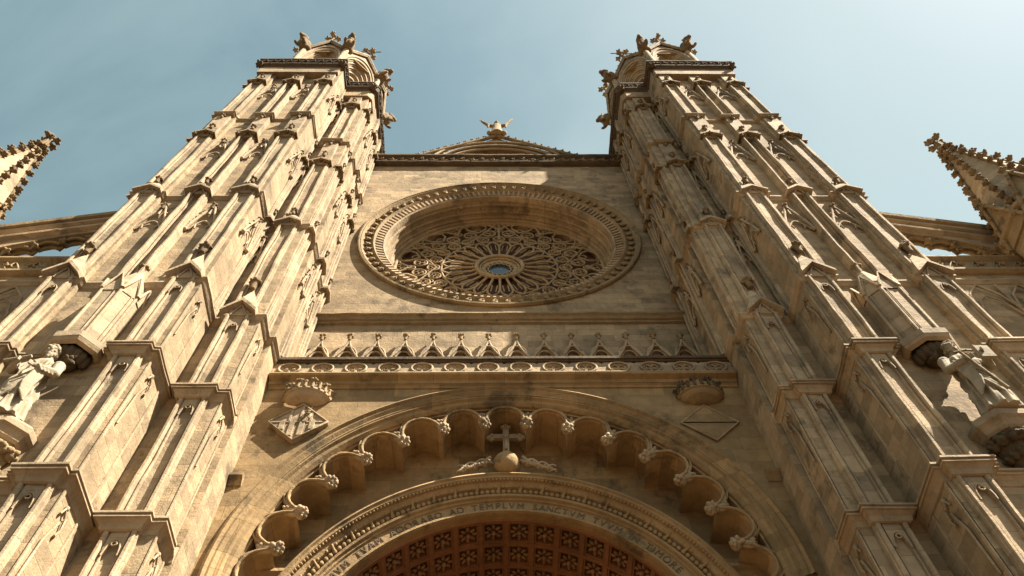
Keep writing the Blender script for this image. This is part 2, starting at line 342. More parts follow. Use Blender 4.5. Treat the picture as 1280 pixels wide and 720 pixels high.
# stage levels (top of the string courses)
ZL = [5.2, 9.6, 14.02, 18.6, 22.72, 29.4, 36.2, 39.2, 45.3]
PIL_F = [('A', 12.77, .78), ('M', 10.93, .70), ('B', 9.17, .76)]
def tower(side):
    S = side; word = 'right' if S > 0 else 'left'
    lab = {1: 'bell tower on the shaded right of the rose window, its inner flank in shadow', -1: 'bell tower on the left of the rose window, its inner flank in full sun'}[S]
    T = root('bell_tower', (S * 10.8, 14.5, 0), lab, 'tower', 'twin towers flanking the nave front')
    rnd = random.Random(11 + S)
    # core masses
    body = [(13.7, 21), (13.7, 11.38), (12.65, 11.38), (12.65, 11.56), (10.05, 11.56), (10.05, 11.38), (9.02, 11.38), (9.02, 12.85), (8.6, 12.85), (8.6, 12.7), (7.47, 12.7), (7.47, 13.55), (7.27, 13.55), (7.27, 21)]
    b = MB().vprism(body, 0, 49.0)
    b.build('tower_body', 'stone', T, S)
    # flank relief fillets on B and C (thin vertical mouldings)
    for nm, fr, ln, lo, hi in (('flank_panel', FR((9.02, 11.38, 0), (0, 1), (-1, 0)), 1.47, 0, 22.4), ('flank_panel', FR((7.47, 12.7, 0), (0, 1), (-1, 0)), .85, 0, 22.4)):
        zz = [lo] + [z for z in (9.6, 14.02, 18.6)] + [hi]
        for i in range(len(zz) - 1):
            mb = MB(); z0, z1 = zz[i] + .33, zz[i + 1] - .24
            for a in (0.0, ln - .12 if ln < 1.2 else ln * .62):
                mb.fbox(fr, a, a + .06, -.02, .035, z0, z1); mb.fbox(fr, a + .06, a + .10, -.02, .018, z0, z1)
            mb.tube([fr(.2, .03, z1 - 2.2), fr(.22, .05, z1 - 1.1), fr(.36, .06, z1 - .55), fr(.45, .07, z1 - .35), fr(.52, .06, z1 - .6), fr(.46, .05, z1 - .78)], .03, 5)
            mb.tube([fr(.45, .05, z1 - .35), fr(.3, .06, z1 - .22), fr(.24, .05, z1 - .4)], .028, 5)
            mb.ell(fr(.34, .05, z1 - .18), (.06, .06, .07), nu=6, nv=4)
            mb.build(nm, 'shaft', T, S)
    # ---- pilasters, low stages
    lowz = [(0, 5.2), (5.2, 9.6), (9.6, 14.02), (14.02, 18.6), (18.6, 22.6)]
    low = [FR((12.77, 11.38, 0), (1, 0), (0, -1)), FR((9.17, 11.38, 0), (1, 0), (0, -1)), FR((7.78, 12.7, 0), (1, 0), (0, -1))]
    lw = [.78, .76, .76]
    for fr, w in zip(low, lw):
        for i, (z0, z1) in enumerate(lowz):
            mb = MB().shaft(strip_poly(fr, w, .18), z0 + (.1 if i else 0), z1)
            head_relief(mb, fr, w, z1 - .2, .18)
            p = mb.build('pilaster', 'shaft', T, S)
            if i == 4:
                cap_mesh(fr, w, .19, 22.72, .66, 1.75, .15).build('gabled_cap', 'shaft', p, S)
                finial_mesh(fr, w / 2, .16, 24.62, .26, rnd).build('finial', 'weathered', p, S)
    # string courses on the low stages go round every break
    pf = lambda e: [(13.7, 21), (13.7, 11.38), (13.55, 11.38), (13.55, 11.2), (12.77, 11.2), (12.77, 11.38), (12.65, 11.38), (12.65, 11.56), (10.05, 11.56), (10.05, 11.38), (9.93, 11.38), (9.93, 11.2), (9.17, 11.2), (9.17, 11.38), (9.02, 11.38), (9.02, 12.85), (8.6, 12.85), (8.6, 12.52), (7.78, 12.52), (7.78, 12.7), (7.47, 12.7)] + e
    for z in (5.2, 9.6, 14.02, 18.6):
        MB().sweep_plan([(x, y) for x, y in pf([(7.47, 13.55), (7.3, 13.55)])], zp(CORN, z)).build('string_course', 'shaft', T, S)
    bodyp = [(13.7, 21), (13.7, 11.38), (12.65, 11.38), (12.65, 11.56), (10.05, 11.56), (10.05, 11.38), (9.02, 11.38), (9.02, 12.85), (8.6, 12.85), (8.6, 12.7), (7.47, 12.7), (7.47, 13.52), (7.27, 13.52), (7.27, 16.0)]
    for z in (22.6, 29.35):
        MB().sweep_plan(bodyp, zp(STR, z)).build('string_course', 'shaft', T, S)
    # ---- upper stages
    upf = [FR((12.77, 11.38, 0), (1, 0), (0, -1)), FR((10.93, 11.56, 0), (1, 0), (0, -1)), FR((9.17, 11.38, 0), (1, 0), (0, -1)), FR((7.78, 12.7, 0), (1, 0), (0, -1)),
           FR((9.02, 12.35, 0), (0, 1), (-1, 0)), FR((7.27, 14.15, 0), (0, 1), (-1, 0)), FR((7.27, 15.42, 0), (0, 1), (-1, 0)), FR((7.47, 12.78, 0), (0, 1), (-1, 0)), FR((13.7, 11.5, 0), (0, 1), (1, 0))]
    uw = [.78, .72, .76, .76, .42, .48, .48, .6, .6]; upr = [.15, .33, .15, .15, .12, .2, .2, .12, .12]
    stages = [(22.8, 29.3, 1), (29.5, 36.0, 1), (36.2, 39.1, 0), (39.4, 45.1, 1), (45.3, 48.3, 0)]
    for k, (fr, w, pr) in enumerate(zip(upf, uw, upr)):
        for i, (z0, z1, capq) in enumerate(stages):
            sh = MB().shaft(strip_poly(fr, w, pr), z0, z1)
            if i in (2, 4) :
                sh = MB().fbox(fr, .06, w - .06, -.05, pr * .8, z0, z1)
            p = sh.build('pilaster', 'shaft', T, S)
            if capq:
                cap_mesh(fr, w, pr + .02, z1 + (.05 if i != 0 else .12), .42 if k < 4 else .3, 1.15, .13, .12).build('gabled_cap', 'shaft' if i == 0 else 'carved', p, S)
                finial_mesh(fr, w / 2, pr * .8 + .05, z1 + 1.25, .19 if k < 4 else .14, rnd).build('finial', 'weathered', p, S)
                if i:
                    mb = MB()
                    for a in (0, w / 2, w): mb.leafy(fr(a, pr + .08, z1 - .02 + (.3 if a == w / 2 else 0)), .12, rnd, 4)
                    mb.build('carved_leaves', 'weathered', p, S)
            elif i == 2:
                finial_mesh(fr, w / 2, pr + .03, z1 - .25, .17, rnd).build('finial', 'weathered', p, S)
    # string at 39.2 goes round every pilaster
    e2 = [(7.47, 13.55), (7.27, 13.55), (7.27, 14.15), (7.07, 14.15), (7.07, 14.63), (7.27, 14.63), (7.27, 15.42), (7.07, 15.42), (7.07, 15.9)]
    p39 = [(13.7, 21), (13.7, 11.38), (13.55, 11.38), (13.55, 11.2), (12.77, 11.2), (12.77, 11.4), (12.6, 11.56), (11.65, 11.56), (11.65, 11.26), (10.93, 11.26), (10.93, 11.56), (10.08, 11.56), (9.93, 11.4), (9.93, 11.2), (9.17, 11.2), (9.17, 11.38), (9.02, 11.38), (9.02, 12.85), (8.54, 12.85), (8.54, 12.52), (7.78, 12.52), (7.78, 12.7), (7.47, 12.7)] + e2
    MB().sweep_plan(p39, zp(STR, 39.15, .8)).build('string_course', 'carved', T, S)
    # ---- hood moulds over the blind panels
    pan = [(FR((11.65, 11.56, 0), (1, 0), (0, -1)), 1.12), (FR((9.93, 11.56, 0), (1, 0), (0, -1)), 1.0)]
    side_p = [(FR((9.02, 11.5, 0), (0, 1), (-1, 0)), .85), (FR((7.27, 13.58, 0), (0, 1), (-1, 0)), .58), (FR((7.27, 14.63, 0), (0, 1), (-1, 0)), .79), (FR((8.6, 12.85, 0), (1, 0), (0, -1)), .42)]
    for z0, h in ((26.6, 1.75), (33.7, 2.0), (43.0, 1.9)):
        for j, (fr, w) in enumerate(pan + side_p):
            gb_ = gablet_mesh(fr, w, z0, h, .05 if j < 2 else .04, rnd).build('hood_mould', 'shaft', T, S)
            finial_mesh(fr, w / 2, .17, z0 + h, .17 if j < 2 else .14, rnd).build('finial', 'weathered', gb_, S)
    # ---- top cornice with carved frieze
    tp = [(13.72, 21), (13.72, 11.16), (9.12, 11.16), (9.12, 12.5), (7.55, 12.5), (7.3, 12.75), (7.3, 21)]
    MB().vprism(tp, 47.2, 49.6).build('parapet_base', 'stone', T, S)
    co = MB().sweep_plan([(13.72, 21), (13.72, 11.16), (9.12, 11.16), (9.12, 12.5), (7.52, 12.5), (7.3, 12.75), (7.3, 21)],
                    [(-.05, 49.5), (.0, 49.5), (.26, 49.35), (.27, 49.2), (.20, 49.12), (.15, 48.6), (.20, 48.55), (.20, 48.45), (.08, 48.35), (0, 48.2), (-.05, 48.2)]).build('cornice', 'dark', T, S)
    mb = MB()
    runs = [((13.72, 11.16), (9.12, 11.16), (0, -1)), ((9.12, 11.16), (9.12, 12.5), (-1, 0)), ((9.12, 12.5), (7.52, 12.5), (0, -1)), ((7.3, 12.75), (7.3, 17.5), (-1, 0))]
    for p0, p1, n in runs:
        p0, p1 = Vector(p0), Vector(p1); ln = (p1 - p0).length; fr = FR((p0.x, p0.y, 0), tuple((p1 - p0).normalized()), n)
        k = max(1, int(ln / .42)); pts = []
        for i in range(k * 8 + 1):
            a = ln * i / (k * 8); pts.append(fr(a, .21, 48.86 + .13 * sin(i / 8 * 2 * pi)))
        mb.tube(pts, .035, 5)
        for i in range(k): mb.leafy(fr(ln * (i + .5) / k, .2, 48.86), .15, rnd, 4)
    for x, y in ((9.0, 11.0), (7.35, 12.35), (13.8, 11.0)): mb.leafy(Vector((x, y, 48.35)), .3, rnd, 6)
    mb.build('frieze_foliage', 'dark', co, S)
    # ---- octagonal belfry
    cx, cy, ap = 11.75, 15.6, 3.45; zb, zt = 49.3, 57.2
    hw = ap * math.tan(pi / 8)
    corner = [(cx + ap / cos(pi / 8) * cos(pi / 8 + k * pi / 4), cy + ap / cos(pi / 8) * sin(pi / 8 + k * pi / 4)) for k in range(8)]
    inner = [(cx + (x - cx) * .62, cy + (y - cy) * .62) for x, y in corner]
    B_ = MB().vprism(inner, zb, zt + .6).build('belfry', 'stone', T, S)
    for k in range(8):
        ang = k * pi / 4; n = (cos(ang), sin(ang)); t = (-sin(ang), cos(ang))
        fr = FR((cx + ap * n[0], cy + ap * n[1], 0), t, n)
        if n[1] > .8: continue
        # wall with a pointed opening and stepped orders; face wall has a gable on top
        mb = MB(); g_ = FR(fr.O, t, n)
        def arch_pts(hwid, zs, hh, m=10):
            return [(-hwid * cos(i / m * pi / 2) , zs + hh * sin(i / m * pi / 2) ** .92) for i in range(m + 1)] + [(hwid * sin(i / m * pi / 2), zs + hh * cos(i / m * pi / 2) ** .92) for i in range(1, m + 1)]
        zs, H = 54.2, 3.9
        for q in range(5):
            wd = hw * (.90 - q * .11); hh = H * (1 - q * .115); o0 = -q * .2; 
            ap_ = arch_pts(wd, zs, hh)
            nxt = arch_pts(hw * (.90 - (q + 1) * .11), zs, H * (1 - (q + 1) * .115))
            mb.tube([g_(a, o0 + .02, z) for a, z in ap_], .085, 6)
            rows = [[g_(a, o0, z), g_(a2, o0, z2), g_(a2, o0 - .2, z2)] for (a, z), (a2, z2) in zip(ap_, nxt)]
            rows = [[g_(-wd, o0, zb), g_(nxt[0][0], o0, zb), g_(nxt[0][0], o0 - .2, zb)]] + rows + [[g_(wd, o0, zb), g_(nxt[-1][0], o0, zb), g_(nxt[-1][0], o0 - .2, zb)]]
            mb.grid(rows)
        mb.build('belfry_arch', 'shaft', B_, S)
        # outer wall sheet around the arch, up into the gable
        mb = MB(); ap_ = arch_pts(hw * .90, zs, H); m = len(ap_)
        outer = []
        for a, z in ap_:
            tt = a / (hw * .90); outer.append((tt * hw, zt + .2 + (1 - abs(tt)) * 2.3))
        rows = [[g_(-hw * .90, 0, zb), g_(-hw, 0, zb), g_(-hw, -.45, zb)]] + [[g_(a, 0, z), g_(a2, 0, z2), g_(a2, -.45, z2)] for (a, z), (a2, z2) in zip(ap_, outer)] + [[g_(hw * .90, 0, zb), g_(hw, 0, zb), g_(hw, -.45, zb)]]
        mb.grid(rows); mb.build('gable_wall', 'shaft', B_, S)
        mb = MB()
        for sg in (-1, 1):
            P0, P1 = g_(sg * hw, .1, zt + .1), g_(0, .12, zt + 2.5)
            mb.tube([P0, P1], .12, 6); mb.tube([P0 + Vector((0, 0, -.25)), P1 + Vector((0, 0, -.3))], .06, 5)
            for j in range(1, 5): mb.leafy(P0.lerp(P1, j / 5) + Vector((0, 0, .12)), .15, rnd, 4)
        mb.build('gable_moulding', 'shaft', B_, S)
        # slender corner shaft
        MB().tube([(corner[k][0], corner[k][1], zb), (corner[k][0], corner[k][1], zt)], .2, 8).build('corner_shaft', 'shaft', B_, S)
        # cross finial
        mb = MB(); p = g_(0, .12, zt + 2.5); mb.tube([p, p + Vector((0, 0, .9))], .08, 6)
        c = p + Vector((0, 0, .75)); tv = Vector((t[0], t[1], 0)); nv = Vector((n[0], n[1], 0))
        for d in (tv, -tv, nv, -nv, Vector((0, 0, 1))): mb.leafy(c + d * .36, .25, rnd, 5)
        mb.build('cross_finial', 'carved', B_, S)
    MB().vprism([(cx + (x - cx) * .99, cy + (y - cy) * .99) for x, y in corner], zt - .1, zt + .02).build('belfry_cornice', 'carved', B_, S)
    roof = MB(); roof.add([(x, y, zt + .3) for x, y in inner] + [(cx, cy, zt + 1.5)], [(i, (i + 1) % 8, 8) for i in range(8)]); roof.build('belfry_roof', 'carved', B_, S)
    # iron bracket above the diagonal gable
    a_ = 5 * pi / 4; px, py = cx + (ap + .2) * cos(a_), cy + (ap + .2) * sin(a_)
    ib = MB().box(px - .75, px + .75, py - .03, py + .03, zt + 3.55, zt + 3.62).box(px - .03, px + .03, py - .03, py + .03, zt + 2.7, zt + 3.7).box(px - .3, px + .3, py - .12, py + .12, zt + 3.62, zt + 3.68)
    ib.build('iron_bracket', 'iron', T, S)
    # gargoyles crouching on the belfry corners
    GL = {4: 'carved beast on the {w} belfry, jutting sideways from its rearmost inner corner', 3: None}
    names = {4: 'sideways jutting beast, second from the back on the inner edge of the {w} belfry', 3: 'lowest beast at the far inner corner of the {w} belfry, nearest the nave roof',
             5: 'hunched beast between the front arch and the diagonal arch of the {w} belfry', 6: 'outermost beast on the front corner of the {w} belfry, against open sky'}
    for k in (3, 4, 5, 6):
        x, y = corner[k]; d = Vector((x - cx, y - cy, 0)).normalized()
        base = Vector((x, y, zt + .1)); mb = MB(); sd = Vector((-d.y, d.x, 0))
        rot = Matrix((d, sd, Vector((0, 0, 1)))).transposed()
        def E(f, s_, u_, r, tilt=0): mb.ell(base + (d * f + sd * s_ + Vector((0, 0, u_))) * 1.28, tuple(q * 1.28 for q in r), rot @ Matrix.Rotation(tilt, 3, 'Y'), nu=10, nv=8)
        E(.22, 0, .30, (.34, .27, .42), .25); E(.34, 0, .62, (.27, .24, .30), .2)
        E(.46, 0, .98, (.25, .23, .24)); E(.68, 0, .92, (.16, .13, .12), .3); E(.72, 0, .80, (.11, .10, .05), .3)
        for s_ in (-1, 1):
            E(.36, s_ * .17, 1.18, (.06, .05, .11)); E(.42, s_ * .22, .25, (.10, .085, .34), .12); E(.54, s_ * .22, -.02, (.16, .09, .08))
            E(.10, s_ * .24, .50, (.20, .07, .36), .3); E(.63, s_ * .10, 1.05, (.05, .045, .045)); E(.0, s_ * .2, .08, (.2, .16, .2))
        mb2 = MB(); mb2.v = [Vector((v.x * S, v.y, v.z)) for v in mb.v]; mb2.f = mb.f
        go_ = sculpt(mb2, 'gargoyle', 'weathered', None, 1, .045, 2, loc=(base.x * S, base.y, base.z))
        go_['label'] = names[k].format(w=word); go_['category'] = 'gargoyle'; go_['group'] = 'beasts on the belfry corners'
    # ---- statue canopy and pedestal (between the two outer pilasters)
    uc, yb = 11.05, 11.5
    def half(r, sy=1.0): return [(uc + r * cos(a), yb - r * sy * sin(a)) for a in [pi * i / 4 + 0 for i in range(5)]]
    def hexp(r): 
        return [(uc - r, yb + .1), (uc - r, yb - r * .45), (uc - r * .45, yb - r), (uc + r * .45, yb - r), (uc + r, yb - r * .45), (uc + r, yb + .1)]
    C_ = MB().vprism(hexp(.60), 18.75, 21.7).build('statue_canopy', 'shaft', T, S)
    mb = MB(); hp = hexp(.60)
    for i in range(5):                                    # little gables round the canopy top
        a, b_ = Vector(hp[i]), Vector(hp[i + 1]); mid = (a + b_) / 2; out = (mid - Vector((uc, yb))).normalized() * .06
        ln = (b_ - a).length
        mb.tube([(a.x + out.x, a.y + out.y, 21.3), (mid.x + out.x, mid.y + out.y, 22.1), (b_.x + out.x, b_.y + out.y, 21.3)], .05, 5)
        mb.add([(a.x + out.x * .5, a.y + out.y * .5, 21.2), (b_.x + out.x * .5, b_.y + out.y * .5, 21.2), (mid.x + out.x * .5, mid.y + out.y * .5, 22.0), (uc, yb, 21.9)], [(0, 1, 2), (0, 2, 3), (1, 2, 3), (0, 1, 3)])
        mb.tube([(a.x, a.y, 18.9), (a.x, a.y, 21.5)], .055, 6)
        mb.tube([(a.x * .5 + mid.x * .5 + out.x * .4, a.y * .5 + mid.y * .5 + out.y * .4, 18.9), (a.x * .5 + mid.x * .5 + out.x * .4, a.y * .5 + mid.y * .5 + out.y * .4, 21.2)], .02, 5)
    mb.build('canopy_gables', 'shaft', C_, S)
    mb = MB(); hp = hexp(.58); mb.add([(x, y, 21.6) for x, y in hp] + [(uc, yb - .12, 23.4)], [(i, (i + 1) % 6, 6) for i in range(6)] + [tuple(range(6))]); mb.build('canopy_spire', 'shaft', C_, S)
    finial_mesh(FR((uc, yb, 0), (1, 0), (0, -1)), 0, .15, 23.35, .22, rnd).build('finial', 'weathered', C_, S)
    P6 = hexp(.60)
    MB().sweep_plan(P6, [(0, 18.95), (-.14, 18.85), (-.15, 18.62), (-.10, 18.5), (0, 18.45)]).build('canopy_lip', 'shaft', C_, S)
    mb = MB()
    for i in range(9):
        a = pi * (i + .5) / 9; mb.ell((uc + .40 * cos(a), yb - .42 * sin(a) - .02, 18.38), (.15, .15, .26), nu=7, nv=5)
    mb.ell((uc, yb - .2, 18.3), (.35, .3, .35), nu=10, nv=6)
    for i in range(5): mb.leafy(Vector((uc + .25 * cos(i * 1.3), yb - .3 - .15 * sin(i * 1.3), 18.05 + .08 * (i % 2))), .17, rnd, 5)
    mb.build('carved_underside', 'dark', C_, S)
    uc = 11.15; dz = .45
    D_ = MB().vprism(hexp(.62), 14.9 + dz, 15.1 + dz).build('statue_pedestal', 'shaft', T, S)
    MB().sweep_plan(hexp(.62), [(o, z + dz) for o, z in [(0, 15.1), (-.05, 15.1), (-.1, 15.02), (-.1, 14.86), (-.03, 14.8), (.04, 14.66), (.1, 14.6)]]).build('pedestal_moulding', 'shaft', D_, S)
    mb = MB()
    rows = []
    for k, (r, z) in enumerate(((.58, 14.9 + dz), (.54, 14.6 + dz), (.42, 14.2 + dz), (.26, 13.8 + dz), (.1, 13.45 + dz))):
        rows.append([(uc + r * cos(pi * i / 12), yb - r * sin(pi * i / 12), z) for i in range(13)])
    mb.grid(rows, smooth=True)
    for i in range(7):
        a = pi * (i + .5) / 7; mb.leafy(Vector((uc + .5 * cos(a), yb - .5 * sin(a), 14.4 + dz)), .22, rnd, 6)
        mb.leafy(Vector((uc + .36 * cos(a), yb - .36 * sin(a), 14.02 + dz)), .17, rnd, 5)
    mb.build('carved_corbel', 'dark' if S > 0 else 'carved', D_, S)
    return T
tower(-1); tower(1)

# ------------------------------------------------------------------ statues on the towers
def statue(kind):
    S = -1 if kind == 'scroll' else 1
    uc, yb = 11.15 * S, 11.0; z0 = 15.55; H = 2.5; mb = MB()
    rnd = random.Random(5)
    # robe: one lofted surface with deep folds
    rows = []; n = 72
    prof = [(0, .50, .40), (.12, .47, .38), (.9, .40, .34), (1.35, .36, .31), (1.62, .34, .28), (1.9, .37, .28), (2.1, .38, .26), (2.2, .30, .22), (2.28, .14, .14), (2.42, .11, .12)]
    for z, rx, ry in prof_interp(prof, 40):
        row = []; rx *= .9; ry *= .92
        for i in range(n):
            a = 2 * pi * i / n; amp = .075 * max(0, 1 - max(0, z - 1.9) / .3) * (1 if z > .05 else .9)
            sway = .5 * (z - 1.2) * S
            f = sin(9 * a + 1.3 * z * S + sway) * .65 + sin(17 * a - 2.1 * z * S) * .35
            f = abs(f) ** .7 * (1 if f > 0 else -1)
            # diagonal mantle folds across the front
            g_ = sin((a * 2.0 - z * 4.2 * S) * 3.0) * .4 if .7 < z < 1.75 else 0
            k = 1 + (f + g_) * amp / rx
            lean = .05 * S * sin(z / H * pi)
            row.append((uc + lean + rx * k * cos(a), yb + ry * k * sin(a) - .02, z0 + z * H / 2.62))
        rows.append(row)
    mb.grid(rows, closed=True); mb.add(rows[0], [tuple(range(n))]); mb.add(rows[-1], [tuple(range(n))])
    # mantle hem sweeping diagonally, hanging folds
    for k in range(5):
        pts = []
        for i in range(9):
            t = i / 8; a = -pi / 2 + (-.95 + 1.9 * t) * S
            pts.append((uc + .42 * cos(a), yb + .36 * sin(a) - .02, z0 + 1.75 - t * (.75 + .16 * k) - .07 * k - .18 * sin(pi * t)))
        mb.tube(pts, [.035 + .012 * sin(i * 1.1 + k) for i in range(9)], 6)
    for k in range(6):
        x = uc + S * (-.36 + .03 * k); mb.tube([(x, yb - .22 - .03 * k, z0 + 1.5), (x + .03 * S, yb - .3 - .02 * k, z0 + .9), (x - .03 * S, yb - .28 - .02 * k, z0 + .35 + .05 * k)], [.04, .055, .03], 6)
    # arms
    hx = uc + (-.02 if S < 0 else .0)
    hc = Vector((uc + .03 * S, yb - .10, z0 + 2.52))
    if kind == 'scroll':
        sh1, el1, ha1 = (uc - .36, yb - .02, z0 + 2.0), (uc - .50, yb - .22, z0 + 1.62), (uc - .24, yb - .50, z0 + 1.52)
        sh2, el2, ha2 = (uc + .36, yb - .02, z0 + 2.0), (uc + .50, yb - .14, z0 + 1.55), (uc + .20, yb - .42, z0 + 1.48)
    else:
        sh1, el1, ha1 = (uc - .36, yb - .02, z0 + 2.02), (uc - .50, yb - .12, z0 + 1.56), (uc - .20, yb - .46, z0 + 1.50)
        sh2, el2, ha2 = (uc + .36, yb - .02, z0 + 2.02), (uc + .52, yb - .20, z0 + 1.60), (uc + .30, yb - .50, z0 + 1.66)
    for a, b, c in ((sh1, el1, ha1), (sh2, el2, ha2)):
        mb.ell(a, (.15, .15, .15), nu=10, nv=8); mb.tube([a, b], [.135, .115], 10); mb.ell(b, .118, nu=10, nv=8)
        mb.tube([b, c], [.118, .075], 10)
        for k in range(4):                                   # sleeve folds
            t = .2 + .2 * k; p = Vector(b).lerp(Vector(c), t); mb.tube([p + Vector((-.09, .02, .09)), p + Vector((0, -.10, 0)), p + Vector((.08, 0, -.12))], .03, 6)
        # hand: palm and five fingers
        c = Vector(c); d = (Vector(c) - Vector(b)).normalized(); mb.ell(c + d * .05, (.07, .05, .07), nu=8, nv=6)
        for q in range(4): 
            o = Vector((0, -.02, .055 - .036 * q)); mb.tube([c + d * .08 + o, c + d * .17 + o + Vector((0, -.03, 0)), c + d * (.19 - .01 * abs(q - 1)) + o + Vector((0, .04, 0))], [.022, .02, .017], 6)
        mb.tube([c + Vector((0, -.04, .05)), c + d * .08 + Vector((0, -.07, .09))], [.026, .02], 6)
    # head with face
    R_ = Matrix.Rotation(radians(24 if kind == 'scroll' else -22), 3, 'Z') @ Matrix.Rotation(radians(8), 3, 'X')
    def Hh(x, y, z, r, rt=None): mb.ell(hc + R_ @ Vector((x, y, z)), r, R_ if rt is None else R_ @ rt, nu=12, nv=10)
    mb.tube([hc + Vector((0, .04, -.42)), hc + Vector((0, .02, -.1))], [.12, .095], 10)
    Hh(0, 0, 0, (.145, .18, .20)); Hh(0, -.05, -.09, (.11, .13, .12))
    Hh(0, -.185, -.01, (.026, .045, .055)); Hh(0, -.20, -.045, (.034, .03, .02))
    Hh(0, -.155, .05, (.11, .03, .022))                       # brow
    for s_ in (-1, 1):
        Hh(s_ * .055, -.158, .018, (.028, .02, .016)); Hh(s_ * .145, .02, -.01, (.02, .04, .05)); Hh(s_ * .07, -.14, -.045, (.04, .03, .03))
    Hh(0, -.165, -.088, (.045, .02, .012)); Hh(0, -.165, -.112, (.035, .02, .012))
    body = sculpt(mb, 'robed_statue', 'statue', None, 1, .017, 0, loc=(uc, yb, z0))
    body.name = 'statue'
    OFF[body.name] = Vector((uc, yb, z0))
    # hair and beard as their own pieces
    hb = MB()
    for i in range(60):
        a = rnd.uniform(0, 2 * pi); e = rnd.uniform(.15, 1.5)
        p = Vector((.15 * cos(a) * cos(e), .02 + .185 * sin(a) * cos(e), .03 + .19 * sin(e)))
        if p.y < -.10 and p.z < .14: continue
        hb.ell(hc + R_ @ (p * .95), .06, nu=7, nv=5)
    for i in range(10): 
        a = pi * i / 9; hb.ell(hc + R_ @ Vector((.14 * cos(a), .05 + .11 * sin(a), -.05)), .055, nu=7, nv=5)
    h_ = sculpt(hb, 'hair', 'statue', body, 1, .018, 2)
    bb_ = MB()
    for i in range(22):
        x = rnd.uniform(-.09, .09); z = rnd.uniform(-.26, -.12); bb_.ell(hc + R_ @ Vector((x * (1 + z), -.13 + .1 * abs(x) * 4 - rnd.uniform(0, .03), z)), (.032, .035, .055), nu=6, nv=5)
    for s_ in (-1, 1): bb_.ell(hc + R_ @ Vector((s_ * .1, -.07, -.09)), (.035, .06, .08), nu=6, nv=5)
    sculpt(bb_, 'beard', 'statue', body, 1, .016, 1)
    if kind == 'scroll':
        pr_ = MB(); c = Vector(ha1); pr_.tube([c + Vector((-.26, -.07, -.04)), c + Vector((.30, -.09, .12))], .038, 10); pr_.build('scroll', 'statue', body)
        body['label'] = 'white stone statue of a bearded man holding a short scroll, on the left tower'
    else:
        pr_ = MB(); c = Vector(ha1); pr_.tube([c + Vector((-.12, -.08, .42)), c + Vector((.22, -.12, -1.3))], [.03, .045], 8); pr_.tube([c + Vector((-.24, -.08, .18)), c + Vector((.10, -.10, .26))], .03, 8); pr_.build('sword', 'carved', body)
        c = Vector(ha2); bk = MB().box(c.x - .17, c.x + .17, c.y - .11, c.y - .02, c.z - .22, c.z + .24); bk.box(c.x - .185, c.x - .165, c.y - .12, c.y - .01, c.z - .23, c.z + .25); bk.build('book', 'statue', body)
        body['label'] = 'stone statue of a bearded man with a sword and a book, on the right tower'
    body['category'] = 'statue'; body['group'] = 'saints on the tower fronts'
def prof_interp(p, m):
    out = []
    for i in range(m + 1):
        z = p[-1][0] * i / m
        for a, b in zip(p, p[1:]):
            if a[0] <= z <= b[0] + 1e-9:
                t = (z - a[0]) / (b[0] - a[0]); out.append((z, a[1] + (b[1] - a[1]) * t, a[2] + (b[2] - a[2]) * t)); break
    return out
statue('scroll'); statue('sword')

# ------------------------------------------------------------------ nave front
NF = root('cathedral_front', (0, 16, 0), 'tall limestone nave wall with the rose window and the arched portal, between two towers', 'church front')
rnd = random.Random(3)
W = 7.27
def wall_with_hole(y0, y1, x0, x1, z0, z1, cx, cz, r, half_open=False, n=96):
    """wall sheet between rectangle and a round hole, with the hole's reveal"""
    mb = MB(); rows = []
    for i in range(n + 1):
        a = 2 * pi * i / n; dx, dz = sin(a), cos(a)
        tx = ((x1 - cx) / dx if dx > 1e-9 else (x0 - cx) / dx if dx < -1e-9 else 1e9)
        tz = ((z1 - cz) / dz if dz > 1e-9 else (z0 - cz) / dz if dz < -1e-9 else 1e9)
        t = min(tx, tz)
        rows.append([(cx + r * dx, y1, cz + r * dz), (cx + r * dx, y0, cz + r * dz), (cx + t * dx, y0, cz + t * dz)])
    mb.grid(rows); 
    for sx in (x0, x1):
        for sz in (z0, z1):                                   # corner fillers
            a = atan2(sx - cx, sz - cz) % (2 * pi); i = int(a / (2 * pi) * n)
            p = rows[i][2]; q = rows[(i + 1) % n][2] if i + 1 <= n else rows[0][2]
            mb.add([p, q, (sx, y0, sz)], [(0, 1, 2)])
    return mb
RZ, RX = 35.5, 0.0
wl = wall_with_hole(16, 18.2, -W - .1, W + .1, 21.3, 45.2, RX, RZ, 6.5, n=128); wl.build('nave_wall', 'stone', NF)
# rose window
rose = MB().arc(RX, RZ, [(6.62, 16.05), (6.64, 15.92), (6.60, 15.83), (6.54, 15.82), (6.52, 15.87), (6.46, 15.86), (6.43, 15.90), (6.40, 15.94)], 0, 2 * pi, 160).build('rose_window', 'carved', NF)
MB().arc(RX, RZ, [(6.40, 15.94), (6.30, 16.04), (6.05, 16.06), (5.96, 15.96), (5.9, 15.92), (5.84, 16.0)], 0, 2 * pi, 160).build('frieze_ring', 'carved', rose)
mb = MB()
for i in range(72):
    a = 2 * pi * (i + .5) / 72; c = Vector((RX + 6.18 * sin(a), 15.98, RZ + 6.18 * cos(a)))
    ra = Vector((sin(a), 0, cos(a))); ta = Vector((cos(a), 0, -sin(a)))
    mb.ell(c, (.14, .07, .16), Matrix((ta, Vector((0, 1, 0)), ra)).transposed(), nu=6, nv=5)
    mb.ell(c + ta * .07 + ra * .05 + Vector((0, -.04, 0)), .06, nu=5, nv=4); mb.ell(c - ta * .06 - ra * .06 + Vector((0, -.04, 0)), .055, nu=5, nv=4)
    if i % 3 == 0:
        mb.tube([c - ra * .2, c + ra * .2 + ta * .05], .05, 5)
mb.build('ring_foliage', 'carved', rose)
